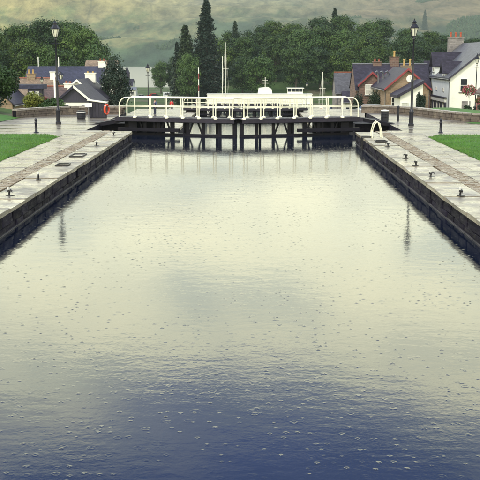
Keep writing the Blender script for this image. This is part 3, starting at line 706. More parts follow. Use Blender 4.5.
MB().box(-0.03, 0.03, 0.0, 0.04, 0, 1.0).obj('post', 'lead', t); MB().box(-0.24, 0.24, -0.03, -0.002, 0.74, 1.02).obj('board', 'signwhite', t)
t = thing('lifebuoy', 'orange lifebuoy ring hung on the side of the dark cabinet', 'lifebuoy', (-9.36, 66.0, 0.20))
def torus(mb, c, R1, r, ax, n=28, m=10, a0=0, a1=2 * math.pi):
    base = len(mb.v); full = abs(a1 - a0 - 2 * math.pi) < 1e-6; nn = n if full else n + 1
    for i in range(nn):
        a = a0 + (a1 - a0) * i / n
        for j in range(m):
            b = 2 * math.pi * j / m; q = R1 + r * math.cos(b)
            p = {'y': (q * math.cos(a), r * math.sin(b), q * math.sin(a)), 'x': (r * math.sin(b), q * math.cos(a), q * math.sin(a)), 'z': (q * math.cos(a), q * math.sin(a), r * math.sin(b))}[ax]
            mb.v.append((c[0] + p[0], c[1] + p[1], c[2] + p[2]))
    for i in range(n):
        for j in range(m):
            i2 = (i + 1) % nn; j2 = (j + 1) % m; mb.f.append((base + i * m + j, base + i * m + j2, base + i2 * m + j2, base + i2 * m + j))
    return mb
ring = torus(MB(), (0, 0, 0.38), 0.30, 0.075, 'y').obj('ring', 'orange', t, True); ring.rotation_euler[2] = R(64); ring.scale = (0.8, 1, 1)
for k in range(4):
    a = k * math.pi / 2 + 0.78; bnd = torus(MB(), (0, 0, 0.38), 0.30, 0.081, 'y', 4, 10, a - 0.09, a + 0.09).obj('band', 'ironwhite', t, True); bnd.rotation_euler[2] = R(64); bnd.scale = (0.8, 1, 1)
MB().box(-0.10, -0.02, 0.02, 0.10, -0.2, 0.8).obj('bracket', 'black', t)

# mooring hooks on the copings
def hook_proto():
    t = thing('mooring_hook', 'x', 'mooring hook', (0, 0, 0), 0, 'mooring hooks along the coping')
    MB().box(-0.13, 0.13, -0.17, 0.17, 0.0, 0.03).obj('base_plate', 'iron', t, bevel=0.008)
    MB().tube([(0, 0.07, 0.02), (0, 0.06, 0.10), (0, 0.02, 0.19), (0, -0.05, 0.23), (0, -0.12, 0.20), (0, -0.14, 0.13)], [0.055, 0.05, 0.045, 0.042, 0.036, 0.02], 10).obj('hook', 'iron', t, True)
    MB().tube([(0, 0.07, 0.06), (0, 0.12, 0.17), (0, 0.11, 0.31)], [0.05, 0.045, 0.03], 10).obj('horn', 'iron', t, True)
    MB().tube([(0, 0.113, 0.235), (0, 0.110, 0.325), (0, 0.109, 0.345)], [0.047, 0.04, 0.015], 10).obj('painted_tip', 'ironwhite', t, True)
    return t
HK = hook_proto()
spots = [(6.62, 28.5, 0.3, 'mooring hook on the right coping, nearest of five'), (6.60, 33.1, 1.2, 'mooring hook on the right coping, second nearest'), (6.62, 36.6, -0.8, 'mooring hook on the right coping, middle one of five'),
         (6.66, 39.3, -1.2, 'mooring hook on the right coping, fourth from the camera'), (6.66, 44.6, -1.4, 'mooring hook on the right coping just before the white ladder hoops'),
         (-6.72, 28.4, 1.0, 'mooring hook on the left coping, nearest one'), (-6.70, 32.2, 0.2, 'mooring hook on the left coping, second nearest'), (-6.72, 44.8, 0.6, 'mooring hook on the left coping beyond the iron frames'), (-6.75, 50.8, 0.9, 'mooring hook on the left coping near the gate, farthest one')]
for i, (x, y, rz, lb) in enumerate(spots):
    o = HK if i == 0 else copy_of(HK, (0, 0, 0)); o.location = (x, y, 0.012); o.rotation_euler[2] = rz; o['label'] = lb; o.scale = (0.62, 0.62, 0.75)
# iron frames let into the left coping
def frame(label, loc, w, d):
    t = thing('recess_frame', label, 'iron frame', loc)
    for a, b_ in (((-w, -d), (w, -d)), ((w, -d), (w, d)), ((w, d), (-w, d)), ((-w, d), (-w, -d))): MB().bar((a[0], a[1], 0.03), (b_[0], b_[1], 0.03), 0.045, 0.045).obj('frame_bar', 'iron', t)
    MB().box(-w, w, -d, d, 0.004, 0.012).obj('lid', 'iron' if d < 0.2 else 'coping', t)
frame('rectangular iron frame set in the left coping, farther one', (-6.78, 40.2, 0.015), 0.26, 0.55)
frame('rectangular iron frame set in the left coping, nearer one', (-6.72, 36.6, 0.015), 0.22, 0.32)
frame('small iron frame in the right coping at the foot of the white hoops', (6.72, 47.3, 0.015), 0.26, 0.3)

# ladder with white hoops
t = thing('lock_ladder', 'white hooped handrails at the head of the right wall ladder', 'ladder', (6.6, 49.9, 0.0))
for k, dy in enumerate((-0.28, 0.28)):
    pts = [(-0.02, dy, 0.0), (0.0, dy, 0.35), (0.08, dy, 0.68), (0.22, dy, 0.82), (0.36, dy, 0.72), (0.46, dy, 0.36), (0.50, dy, 0.0)]
    MB().tube(pts, 0.034, 8).obj('hoop', 'white', t, True)
    MB().bar((-0.50, dy * 0.8, -1.2), (-0.50, dy * 0.8, 0.02), 0.06).obj('stile', 'iron', t); MB().bar((-0.50, dy * 0.8, 0.03), (0.05, dy * 0.8, 0.03), 0.05).obj('stile_return', 'iron', t)
for k in range(5): MB().bar((-0.50, -0.22, -0.95 + k * 0.23), (-0.50, 0.22, -0.95 + k * 0.23), 0.03).obj('rung', 'iron', t)

# highlight along the waterline, painted as a pale strip on the stones
for sgn, W_ in ((-1, WL), (1, WR)):
    x0, x1 = sorted((-sgn * 0.045, -sgn * 0.0))
    MB().box(x0, x1, 0.0, Y1W - Y0W, 0.004, 0.030).obj('waterline_highlight', 'waterline_glint', W_)

# ================================================================== BUILDINGS
def pane_window(parent, x, y, z, w, h, face='y-', m='glass', fm='whitewood', sill=True, bars=True):
    """window set on a wall plane; face y- looks to the camera, x- looks to the left"""
    def bx(mb, a0, a1, d0, d1, z0, z1):
        if face == 'y-': mb.box(x + a0, x + a1, y - d1, y - d0, z + z0, z + z1)
        else: mb.box(x - d1, x - d0, y + a0, y + a1, z + z0, z + z1)
        return mb
    f = MB(); fw = 0.09
    for a in ((-w / 2, -w / 2 + fw, -h / 2, h / 2), (w / 2 - fw, w / 2, -h / 2, h / 2), (-w / 2 + fw, w / 2 - fw, h / 2 - fw, h / 2), (-w / 2 + fw, w / 2 - fw, -h / 2, -h / 2 + fw)): bx(f, a[0], a[1], 0.002, 0.07, a[2], a[3])
    if bars: bx(f, -w / 2 + fw, w / 2 - fw, 0.012, 0.065, -0.035, 0.035)
    fo = f.obj('window', fm, parent)
    bx(MB(), -w / 2 + fw, w / 2 - fw, 0.003, 0.03, -h / 2 + fw, h / 2 - fw).obj('pane', m, fo)
    if sill: bx(MB(), -w / 2 - 0.12, w / 2 + 0.12, 0.0, 0.14, -h / 2 - 0.12, -h / 2 - 0.003).obj('sill', 'lead', fo)
    return fo
def chimney(parent, x, y, z0, z1, w, d, m, pots, pm, ph=0.55):
    c = MB().box(x - w / 2, x + w / 2, y - d / 2, y + d / 2, z0, z1).box(x - w / 2 - .08, x + w / 2 + .08, y - d / 2 - .08, y + d / 2 + .08, z1 - 0.003, z1 + .12).obj('chimney', m, parent)
    for k in range(pots):
        px = x + (k - (pots - 1) / 2) * (w / pots)
        MB().lathe([(0.15, z1 + 0.12), (0.13, z1 + 0.12 + ph * .8), (0.17, z1 + 0.12 + ph * .82), (0.16, z1 + .12 + ph)], 10, (px, y)).obj('chimney_pot', pm, c, True)
    return c
def gable_house(name, label, x0, x1, y0, y1, zb, ze, zr, axis, wall, roof, over=0.3, barge=None, ridge=None, rx=None, cat='house'):
    """walls with gables plus a two-slope roof of real thickness; axis = direction of the ridge"""
    cx, cyy = (x0 + x1) / 2, (y0 + y1) / 2
    t = thing(name, label, cat, (cx, cyy, zb)); W, D = (x1 - x0) / 2, (y1 - y0) / 2; e, r = ze - zb, zr - zb
    if axis == 'y': MB().prism([(-W, 0), (W, 0), (W, e), (0, r), (-W, e)], -D, D, 'y').obj('wall', wall, t)
    else: MB().prism([(-D, 0), (D, 0), (D, e), (0, r), (-D, e)], -W, W, 'x').obj('wall', wall, t)
    half = W if axis == 'y' else D; ln = (D if axis == 'y' else W) + over
    sl = (r - e) / half; th = 0.16; ov = 0.3
    ro = MB()
    for s in (-1, 1):
        poly = [(0, r + 0.03), (s * (half + ov), e - sl * ov + 0.03), (s * (half + ov), e - sl * ov + 0.03 + th), (0, r + 0.03 + th * 1.2)]
        ro.prism(poly, -ln, ln, axis)
    ro_ = ro.obj('roof', roof, t)
    zg = e - sl * ov - 0.02
    for s in (-1, 1):
        q = s * (half + ov + 0.05); l2 = ln - 0.05
        MB().tube([(q, -l2, zg), (q, l2, zg)] if axis == 'y' else [(-l2, q, zg), (l2, q, zg)], 0.07, 6).obj('gutter', 'lead', ro_)
        w_ = s * (half + 0.07); l3 = ln - over - 0.35
        pts = [(q, -l3, zg), (w_, -l3, zg - 0.3), (w_, -l3, 0.05)] if axis == 'y' else [(-l3, q, zg), (-l3, w_, zg - 0.3), (-l3, w_, 0.05)]
        MB().tube(pts, 0.05, 6).obj('downpipe', 'lead', t)
    if ridge: MB().tube([(0, -ln, r + .2), (0, ln, r + .2)] if axis == 'y' else [(-ln, 0, r + .2), (ln, 0, r + .2)], 0.13, 6).obj('ridge_tiles', ridge, ro_)
    if barge:
        for s in (-1, 1):
            for en in (-1, 1):
                q = [(0, r - 0.06), (s * (half + ov), e - sl * ov - 0.06), (s * (half + ov), e - sl * ov + 0.21), (0, r + 0.25)]
                MB().prism(q, en * (ln + 0.003), en * (ln + 0.07), axis).obj('bargeboard', barge, ro_)
    return t, cx, cyy

# white house on the right: gable to the street camera side, shopfront along its left wall
H, cx, cyy = gable_house('white_house', 'large white gabled house with slate roof and shopfront at the right edge', 26.3, 37.3, 128, 149, -4.6, 1.45, 5.85, 'y', 'harl', 'slate_light', barge='darkwood')
zb = -4.6
MB().box(26.3 - cx - 0.03, 26.3 - cx - 0.003, -10.45, 10.45, 0, 6.0).obj('side_wall', 'bluewall', H)
pane_window(H, 25.9 + 0.55 - cx + 0.0, -10.5, 6.15 - 0.55, 0.0001, 0.0001) if False else None
pane_window(H, 28.0 - cx - 2.0 + 2.05, -10.5, 0.55 - zb - 0.1, 1.0, 1.75)
pane_window(H, 34.0 - cx, -10.5, 0.55 - zb - 0.1, 1.0, 1.75)
dr = MB().box(28.0 - cx - 0.1, 28.0 - cx + 1.0, -10.58, -10.502, 0.2, 3.0).obj('door', 'greystone', H); MB().box(28.0 - cx + 0.8, 28.0 - cx + 0.86, -10.66, -10.582, 1.3, 1.5).obj('handle', 'lead', dr)
pane_window(H, 30.2 - cx, -10.5, 2.0, 0.8, 1.5, fm='redpaint')
chimney(H, -0.9, 9.6, 9.2, 11.4, 2.2, 1.0, 'greystone', 3, 'pot_red', 0.75)
chimney(H, 0, -9.6, 9.6, 11.9, 2.6, 1.0, 'greystone', 3, 'pot_red', 1.0)
for yy, rz_, wd in ((4.2 - 10.5, 3.35, 1.6), (11.6 - 10.5, 4.55, 2.1), (17.4 - 10.5, 3.35, 1.6)):   # wall-head dormers facing left
    xf = 26.3 - cx; zt = rz_ - zb; hz = zt - 1.1 * wd / 1.6
    d = MB().prism([(yy - wd / 2, 5.3), (yy + wd / 2, 5.3), (yy + wd / 2, hz), (yy, zt), (yy - wd / 2, hz)], xf - 0.06, xf + 4.6, 'x').obj('dormer', 'bluewall', H)
    sl = (zt - hz) / (wd / 2)
    dr_ = MB()
    for s in (-1, 1):
        dr_.prism([(yy, zt + .03), (yy + s * (wd / 2 + .3), hz - sl * .3 + .03), (yy + s * (wd / 2 + .3), hz - sl * .3 + .16), (yy, zt + .18)], xf - 0.5, xf + 4.8, 'x')
    dr_.obj('dormer_roof', 'slate', d)
    pane_window(H, xf - 0.06, yy, hz - 0.5, 0.8, 1.2, 'x-')
# shopfront
MB().box(26.3 - cx - 0.28, 26.3 - cx - 0.032, 2.0 - 10.5, 15.5 - 10.5, 2.75, 3.25).obj('fascia_board', 'signwhite', H)
MB().box(26.3 - cx - 0.36, 26.3 - cx - 0.032, 1.8 - 10.5, 15.7 - 10.5, 3.27, 3.42).obj('fascia_cornice', 'darkwood', H)
for k in range(7): MB().box(26.3 - cx - 0.25, 26.3 - cx - 0.034, 1.9 + k * 2.24 - 10.5, 2.15 + k * 2.24 - 10.5, 0.0, 2.74).obj('pilaster', 'darkwood', H)
for k in range(6):
    pane_window(H, 26.3 - cx - 0.032, 3.15 + k * 2.24 - 10.5, 1.6, 1.9, 2.2, 'x-', 'glass' if k % 2 else 'curtain', sill=False)
for k in range(3): pane_window(H, 26.3 - cx - 0.032, 4.2 + k * 5 - 10.5, 4.35, 0.9, 0.5, 'x-', sill=False, bars=False)

# small brick porch and planting by the white house
P_, px_, py_ = gable_house('brick_porch', 'small red brick gabled porch at the right edge below the white house', 25.6, 28.6, 107, 109.5, -3.0, 0.3, 1.75, 'y', 'brownstone', 'brownroof', over=0.15)
MB().box(-0.9, 0.9, -1.32, -1.252, 1.4, 3.1).obj('panel', 'pot_buff', P_)
def pole_basket(label, loc, h, r):
    t = thing('flower_basket', label, 'flower basket', loc)
    MB().lathe([(0.09, 0), (0.07, h)], 8).obj('post', 'whitewood', t, True)
    b = MB(); rnd = random.Random(int(loc[0] * 10))
    for i in range(700):
        v = Vector((rnd.gauss(0, 1), rnd.gauss(0, 1), rnd.gauss(0, .7))).normalized() * r * rnd.uniform(0.55, 1.0); v.z = v.z * .8 + h
        leafq(b, v, rnd, 0.09)
    b.obj('flowers', 'flower', t); return t
def leafq(mb, c, rnd, s, nrm=None):
    n = Vector((rnd.gauss(0, 1), rnd.gauss(0, 1), rnd.gauss(0, 1) + 0.4))
    if nrm is not None: n = n.normalized() * 0.8 + nrm
    n.normalize(); u = n.orthogonal().normalized(); a = rnd.random() * 6.28; u = u * math.cos(a) + n.cross(u) * math.sin(a); w = n.cross(u)
    s1 = s * rnd.uniform(0.7, 1.3); s2 = s1 * 0.62
    mb.add([c - u * s1, c + w * s2, c + u * s1, c - w * s2], [(0, 1, 2, 3)])
pole_basket('pink flower basket on a white post before the white house', (23.9, 106, -2.1), 2.6, 0.8)
pole_basket('pink flower basket low at the right edge beside the brick porch', (24.7, 104, -2.0), 1.5, 0.5)

# tan gabled building with clock
B, cx, cyy = gable_house('clock_building', 'tan stone gabled building with red bargeboards and white round clock', 17.6, 23.0, 125, 138, -4.2, 0.15, 2.45, 'y', 'tanstone', 'slate', barge='redpaint')
MB().prism([(0.25 + 0.45 * math.cos(a * .2618), 5.55 + 0.45 * math.sin(a * .2618)) for a in range(24)], -6.60, -6.503).obj('clock_face', 'signwhite', B)
hd = MB(); hd.bar((0.25, -6.615, 5.55), (0.25, -6.615, 5.88), 0.04, 0.02); hd.bar((0.25, -6.63, 5.55), (0.5, -6.63, 5.45), 0.05, 0.02); hd.obj('clock_hands', 'black', B)
pane_window(B, -1.6, -6.5, 2.6, 0.9, 1.3)
chimney(B, 1.5, 4.0, 5.0, 7.0, 1.6, 0.9, 'tanstone', 2, 'pot_buff', 0.9)
# white porch with rising slate roof in front of it
t = thing('white_porch', 'white glazed shop porch under a steep dark slate roof beside the clock building', 'porch', (19.9, 120.5, -3.9))
MB().prism([(-1.4, 0), (1.3, 0), (1.3, 4.75), (-1.4, 3.3)], -1.5, 3.5, 'y').obj('wall', 'harl', t)
MB().prism([(-1.9, 3.05), (1.4, 4.85), (1.4, 5.25), (-1.9, 3.4)], -1.9, 3.8, 'y').obj('roof', 'slate', t)
pane_window(t, -0.85, -1.5, 1.6, 0.9, 1.9, 'y-', 'curtain', sill=False); pane_window(t, 0.8, -1.5, 1.7, 0.8, 2.3, 'y-', 'glass', sill=False)
dr = MB().box(-0.30, 0.22, -1.56, -1.502, 0.1, 2.5).obj('door', 'bluewall', t); MB().box(0.12, 0.16, -1.62, -1.562, 1.1, 1.3).obj('handle', 'lead', dr)

# brown stone inn with long slate roof
B, cx, cyy = gable_house('stone_inn', 'brown stone inn with long slate roof and red gable in the centre right', 15.3, 26.0, 140, 148, -5.2, -0.35, 2.85, 'x', 'brownstone', 'slate', over=0.1, ridge='lead')
MB().prism([(-4.9, 0), (-1.55, 0), (-1.55, 5.5), (-3.22, 7.0), (-4.9, 5.5)], -5.6, -3.7, 'y').obj('gable_wing', 'brownstone', B)
wr = MB()
for s in (-1, 1): wr.prism([(-3.22, 7.05), (-3.22 + s * 2.0, 5.25), (-3.22 + s * 2.0, 5.42), (-3.22, 7.24)], -5.9, -1.6, 'y')
wr = wr.obj('wing_roof', 'slate', B)
for s in (-1, 1): MB().prism([(-3.22, 6.95), (-3.22 + s * 2.05, 5.10), (-3.22 + s * 2.05, 5.38), (-3.22, 7.26)], -6.0, -5.905, 'y').obj('bargeboard', 'redpaint', wr)
pane_window(B, -3.22, -5.6, 4.75, 1.9, 1.5, 'y-', 'curtain'); pane_window(B, -3.22, -5.6, 1.9, 1.6, 1.5, 'y-', 'glass'); pane_window(B, -0.3, -4.0, 3.6, 0.9, 1.3, 'y-', 'glass')
chimney(B, 0.6, 0, 7.9, 9.2, 1.3, 0.9, 'brownstone', 1, 'pot_buff', 0.8)
chimney(B, -1.9, 0, 7.9, 8.5, 1.2, 0.8, 'brownstone', 2, 'terracotta', 0.4)
for k in range(3):   # annex with three bent flues
    pass
t = thing('flue_annex', 'narrow brown brick annex with three tall grey bent flues', 'annex', (18.6, 135.0, -4.4))
MB().box(-0.95, 1.05, 0, 4.9, 0, 4.0).obj('wall', 'brownstone', t); MB().box(-1.05, 1.15, -0.1, 5.0, 4.0, 4.15).obj('roof', 'lead', t)
for k in range(3):
    x = -0.75 + k * 0.7; MB().tube([(x, -0.16, 0.3), (x, -0.16, 5.6), (x - 0.06, -0.2, 6.2), (x - 0.28, -0.3, 6.55), (x - 0.5, -0.35, 6.4)], 0.14, 8).obj('flue', 'lead', t, True)
MB().box(0.35, 1.0, -0.36, -0.31, 3.0, 3.9).obj('sign_board', 'signwhite', t)
pane_window(t, 0.3, 0, 2.0, 0.8, 1.3)
# slate cottage left of the inn
B, cx, cyy = gable_house('slate_cottage', 'small grey slate cottage with red ridge left of the brown inn', 14.6, 18.4, 165, 171, -6.5, -1.7, 1.3, 'x', 'greystone', 'slate_light', over=0.1, ridge='terracotta')
pane_window(B, 0.8, -3.0, 3.4, 0.9, 1.2); MB().box(2.1, 2.3, -3.4, 3.4, 4.6, 8.1).obj('skew_gable', 'redpaint', B)
B, cx, cyy = gable_house('cream_cottage', 'small cream walled cottage half hidden behind the gate railings on the right', 15.2, 17.6, 158, 161, -6.5, -2.9, -1.6, 'x', 'harl', 'slate', over=0.1)
pane_window(B, -0.4, -1.5, 2.2, 0.7, 0.9)

# left village
B, cx, cyy = gable_house('long_white_house', 'long white house with blue slate roof behind the left rooftops', -43.5, -28.4, 190, 198, -8.5, -0.9, 2.05, 'x', 'harl', 'slate_blue', over=0.15)
for x in (-3.6, 0.2, 3.2, 6.2): pane_window(B, x, -4.0, 6.4, 0.9, 1.3)
for x in (-5.6, -1.6): MB().box(x - 0.05, x + 0.05, -0.3, 0.3, 10.5, 12.6).obj('aerial_post', 'whitewood', B)
chimney(B, 7.0, 0, 9.8, 11.6, 1.4, 0.8, 'harl', 2, 'terracotta')
B, cx, cyy = gable_house('tan_roof_house', 'house with tan roof rising above the long blue slate roof', -34.5, -28.0, 206, 212, -8.5, 1.2, 3.2, 'x', 'harl', 'tanroof', over=0.15)
B, cx, cyy = gable_house('tan_gabled_house', 'tan tiled gabled house with chimney stack left of the lamp post rooftops', -37.6, -30.2, 150, 158, -6.5, -1.9, 0.6, 'x', 'tanstone', 'tanroof', over=0.2, ridge='terracotta')
chimney(B, -0.2, 0, 6.8, 7.9, 1.3, 0.8, 'tanstone', 2, 'pot_buff', 0.6); chimney(B, 3.2, 0, 6.6, 8.2, 0.8, 0.8, 'whitewood', 0, 'pot_buff')
B, cx, cyy = gable_house('brown_roofed_house', 'white house with brown tiled roof and terracotta verge behind the left wall', -27.0, -23.2, 124, 132, -5.0, -2.2, 0.1, 'x', 'harl', 'brownroof', over=0.1, ridge='terracotta')
MB().prism([(-2.2, 0), (1.4, 0), (1.4, 3.2), (-0.4, 4.1), (-2.2, 4.6)], -5.0, -4.0, 'y').obj('front_wing', 'harl', B)
for q in ([(-2.4, 4.75), (2.6, 2.3), (2.6, 2.65), (-2.4, 5.1)],): MB().prism(q, -5.2, -4.0, 'y').obj('verge', 'terracotta', B)
pane_window(B, -0.9, -5.0, 2.6, 0.7, 0.9)
chimney(B, 1.4, 0, 4.7, 5.6, 0.5, 0.7, 'harl', 1, 'terracotta', 0.3)
B, cx, cyy = gable_house('dark_gabled_house', 'dark slate gabled house with white verges behind the cabinet, front one', -23.2, -18.7, 118, 128, -4.4, -1.4, 0.5, 'y', 'harl', 'slate', barge='slate')
MB().prism([(-2.2, 3.05), (2.2, 3.05), (0, 4.85)], -5.03, -5.003).obj('gable_boarding', 'darkwood', B)
for s, mm in ((1, 'whitewood'), (-1, 'slate')): MB().prism([(0, 4.80), (s * 2.6, 2.65), (s * 2.6, 2.95), (0, 5.15)], -5.45, -5.38).obj('verge', mm, B)
pane_window(B, -1.0, -5.0, 2.3, 0.8, 1.0); pane_window(B, 1.2, -5.0, 2.3, 0.8, 1.0)
chimney(B, -0.5, -4.6, 3.0, 5.2, 0.55, 0.5, 'harl', 1, 'terracotta', 0.25)
B, cx, cyy = gable_house('dark_roofed_house', 'dark slate gabled house with white verges just behind the front one', -26.2, -20.2, 133, 145, -5.2, -1.7, 0.85, 'y', 'harl', 'slate', barge='whitewood')
chimney(B, 0.3, 3.5, 5.6, 6.9, 1.5, 0.8, 'harl', 2, 'pot_buff', 0.2)
pane_window(B, 1.8, -5.0, 2.4, 0.8, 1.0)
t = thing('kiosk', 'dark flat roofed kiosk with glazed sides behind the left wall', 'kiosk', (-26.2, 121, -3.2))
MB().box(-0.8, 0.8, -1.0, 1.0, 0, 3.4).obj('wall', 'darkwood', t); MB().box(-3.9, 1.15, -1.2, 1.2, 3.4, 3.95).obj('roof', 'slate_blue', t)
for k in range(2): pane_window(t, -0.38 + k * 0.76, -1.0, 2.5, 0.66, 1.5, 'y-', 'curtain', 'darkwood', sill=False)
B, cx, cyy = gable_house('grey_lodge', 'low house with slanting dark roof at the left edge beyond the bush', -31.0, -27.0, 112, 120, -4.0, -1.2, 0.6, 'y', 'tanstone', 'slate', over=0.2)
chimney(B, -0.4, -3, 3.2, 5.4, 0.6, 0.6, 'harl', 1, 'pot_buff', 0.3)
# far village by the loch
B, cx, cyy = gable_house('turret_house', 'dark roofed house with a small pointed turret beside the pale loch', -54.5, -49.2, 410, 418, -12.3, -7.6, -5.2, 'x', 'harl', 'slate', over=0.2)
MB().box(-1.0, 1.0, -1.0, 1.0, 6.0, 9.6).obj('turret', 'slate', B); MB().lathe([(1.35, 9.6), (0.75, 10.8), (0.1, 12.4)], 8, (0, 0)).obj('turret_cap', 'slate', B)
for x in (-1.2, 1.2): pane_window(B, x, -4, 3.4, 1.0, 1.4)
B, cx, cyy = gable_house('white_boathouse', 'low white hut with flat dark roof left of the gate railings', -50.6, -46.2, 396, 402, -12.3, -9.0, -8.2, 'x', 'harl', 'lead', over=0.1)
pane_window(B, 0.8, -3, 2.0, 1.1, 1.1)
t = thing('striped_pole', 'tall red and white striped barrier pole left of the white ship', 'pole', (-13.6, 262.5, -13.0))
for k in range(6): MB().lathe([(0.13, 5.0 + k * 1.55), (0.12, 6.55 + k * 1.55)], 10).obj('band', 'redpaint' if k % 2 == 0 else 'whitewood', t, True)
MB().lathe([(0.5, -1.2), (0.5, 0.5), (0.18, 0.6), (0.13, 5.0)], 10).obj('base', 'lead', t, True)

# ================================================================== BOATS
def hull_mesh(Lh, W, H, m, name, parent, z0=0.0, n=16, bow=0.35):
    mb = MB(); rows = []
    for i in range(n + 1):
        s = i / n; x = -Lh / 2 + Lh * s; k = 1.0 if s < 1 - bow else math.cos((s - 1 + bow) / bow * math.pi / 2) ** 0.7
        k = max(k, 0.02); sh = H * (1 + 0.22 * max(0, s - 0.5) ** 2 * 4)
        rows.append([(x - 0.25 * H * (s > .98), -W / 2 * k * 0.75, z0 - 0.6), (x, -W / 2 * k * 0.92, z0 + sh * 0.3), (x + (0.3 * H if s > .98 else 0), -W / 2 * k, z0 + sh), (x + (0.3 * H if s > .98 else 0), W / 2 * k, z0 + sh), (x, W / 2 * k * 0.92, z0 + sh * 0.3), (x - 0.25 * H * (s > .98), W / 2 * k * 0.75, z0 - 0.6)])
    v = [p for r in rows for p in r]; f = []
    for i in range(n):
        for j in range(5): f.append((i * 6 + j, i * 6 + j + 1, (i + 1) * 6 + j + 1, (i + 1) * 6 + j))
    f += [tuple(range(6)), tuple(range(n * 6, n * 6 + 6))[::-1]]
    return mb.add(v, f).obj(name, m, parent)
t = thing('passenger_ship', 'long white passenger ship with wheelhouse and dark windows moored beyond the gates', 'ship', (4.3, 300, -13.2), 0)
hull_mesh(42, 7.0, 2.0, 'boatwhite', 'hull', t, bow=0.25)
MB().box(-17.4, 14.4, -3.0, 3.0, 1.95, 3.3).obj('main_deck_cabin', 'boatwhite', t)
MB().box(-17.45, 14.8, -3.2, 3.2, 3.3, 3.45).obj('upper_deck', 'boatwhite', t)
MB().box(-17.2, 14.6, -2.9, 2.9, 3.45, 6.1).obj('upper_cabin', 'boatwhite', t); MB().box(-17.4, 14.8, -3.0, 3.0, 6.1, 6.25).obj('roof_deck', 'boatwhite', t)
for k in range(21): MB().box(-16.6 + k * 1.5, -15.6 + k * 1.5, -3.05, -3.003, 2.2, 3.1).obj('window', 'glass', t)
wh = MB().box(7.2, 11.8, -2.0, 2.0, 6.25, 6.9).box(7.0, 12.2, -2.2, 2.2, 7.85, 8.05).obj('wheelhouse', 'boatwhite', t)
for k in range(4): MB().box(7.3 + k * 1.12, 8.28 + k * 1.12, -1.95, 1.95, 6.9, 7.85).obj('window', 'glass', wh)
for k in range(5): MB().box(7.2 + k * 1.12, 7.3 + k * 1.12, -2.0, 2.0, 6.9, 7.85).obj('mullion', 'boatwhite', wh)
MB().prism([(-1.9, 6.25), (2.6, 6.25), (2.3, 7.7), (1.2, 8.3), (-1.6, 8.0)], -1.4, 1.4, 'y').obj('funnel_casing', 'boatwhite', t)
ms = MB(); ms.tube([(0.4, 0, 8.1), (0.4, 0, 11.2)], 0.12, 8); ms.bar((-0.6, 0, 9.4), (1.4, 0, 9.4), 0.12); ms.bar((-0.4, 0, 10.2), (1.2, 0, 10.2), 0.1); ms.obj('radar_mast', 'alloy', t)
def yacht(label, loc, rz, mh, hm, mizzen=None):
    t = thing('sailing_yacht', label, 'yacht', loc, rz)
    hull_mesh(11, 3.2, 1.3, hm, 'hull', t, bow=0.6)
    MB().prism([(-2.5, 1.25), (2.6, 1.25), (1.9, 1.85), (-2.3, 1.95)], -1.0, 1.0, 'y').obj('cabin', 'boatwhite', t)
    for k in range(3): MB().box(-1.8 + k * 1.2, -1.1 + k * 1.2, -1.03, -1.003, 1.42, 1.68).obj('window', 'glass', t)
    MB().tube([(0.8, 0, 1.6), (0.8, 0, mh)], [0.16, 0.12], 8).obj('mast', 'alloy', t, True)
    MB().bar((0.8, -1.2, mh * 0.42), (0.8, 1.2, mh * 0.42), 0.07).obj('spreader', 'alloy', t); MB().bar((0.8, -0.9, mh * 0.66), (0.8, 0.9, mh * 0.66), 0.07).obj('spreader', 'alloy', t)
    MB().tube([(0.8, 0, 2.6), (-3.6, 0, 2.5)], 0.09, 8).obj('boom', 'alloy', t, True); MB().tube([(0.4, 0, 2.75), (-3.5, 0, 2.65)], 0.17, 8).obj('furled_sail', 'boatblue', t, True)
    st = MB()
    for a in ((5.2, 0, 1.5), (-5.2, 0, 1.3), (0.8, -1.5, 1.3), (0.8, 1.5, 1.3)): st.bar((0.8, 0, mh - 0.2), a, 0.02)
    st.obj('rigging', 'alloy', t)
    if mizzen: MB().tube([(-3.4, 0, 1.3), (-3.4, 0, mizzen)], 0.10, 8).obj('mizzen_mast', 'alloy', t, True)
yacht('two masted yacht whose tall mast rises left of centre before the ship', (-7.0, 277, -13.2), R(80), 21.3, 'boatwhite', 17.5)
yacht('yacht with a short cream mast at the right end of the white ship', (20.0, 272, -13.2), R(75), 13.2, 'boatblue')
t = thing('cabin_cruiser', 'small cabin cruiser moored left of the white ship behind the railings', 'boat', (-15.5, 268, -13.2), R(8))
hull_mesh(8.5, 3.0, 1.5, 'boatwhite', 'hull', t, bow=0.5); MB().prism([(-3, 1.45), (1.6, 1.45), (0.8, 2.9), (-2.6, 2.9)], -1.2, 1.2, 'y').obj('cabin', 'boatwhite', t)
for k in range(3): MB().box(-2.4 + k * 1.0, -1.6 + k * 1.0, -1.23, -1.203, 1.9, 2.6).obj('window', 'glass', t)
t = thing('motor_cruiser', 'motor cruiser with grey canopy moored right of the white ship', 'boat', (26.5, 285, -13.2), R(-6))
hull_mesh(10, 3.4, 1.8, 'boatwhite', 'hull', t, bow=0.5); MB().prism([(-3.4, 1.75), (2.6, 1.75), (1.2, 3.6), (-3.0, 3.6)], -1.3, 1.3, 'y').obj('cabin', 'boatblue', t)
for k in range(3): MB().box(-2.6 + k * 1.2, -1.7 + k * 1.2, -1.33, -1.303, 2.3, 3.2).obj('window', 'glass', t)

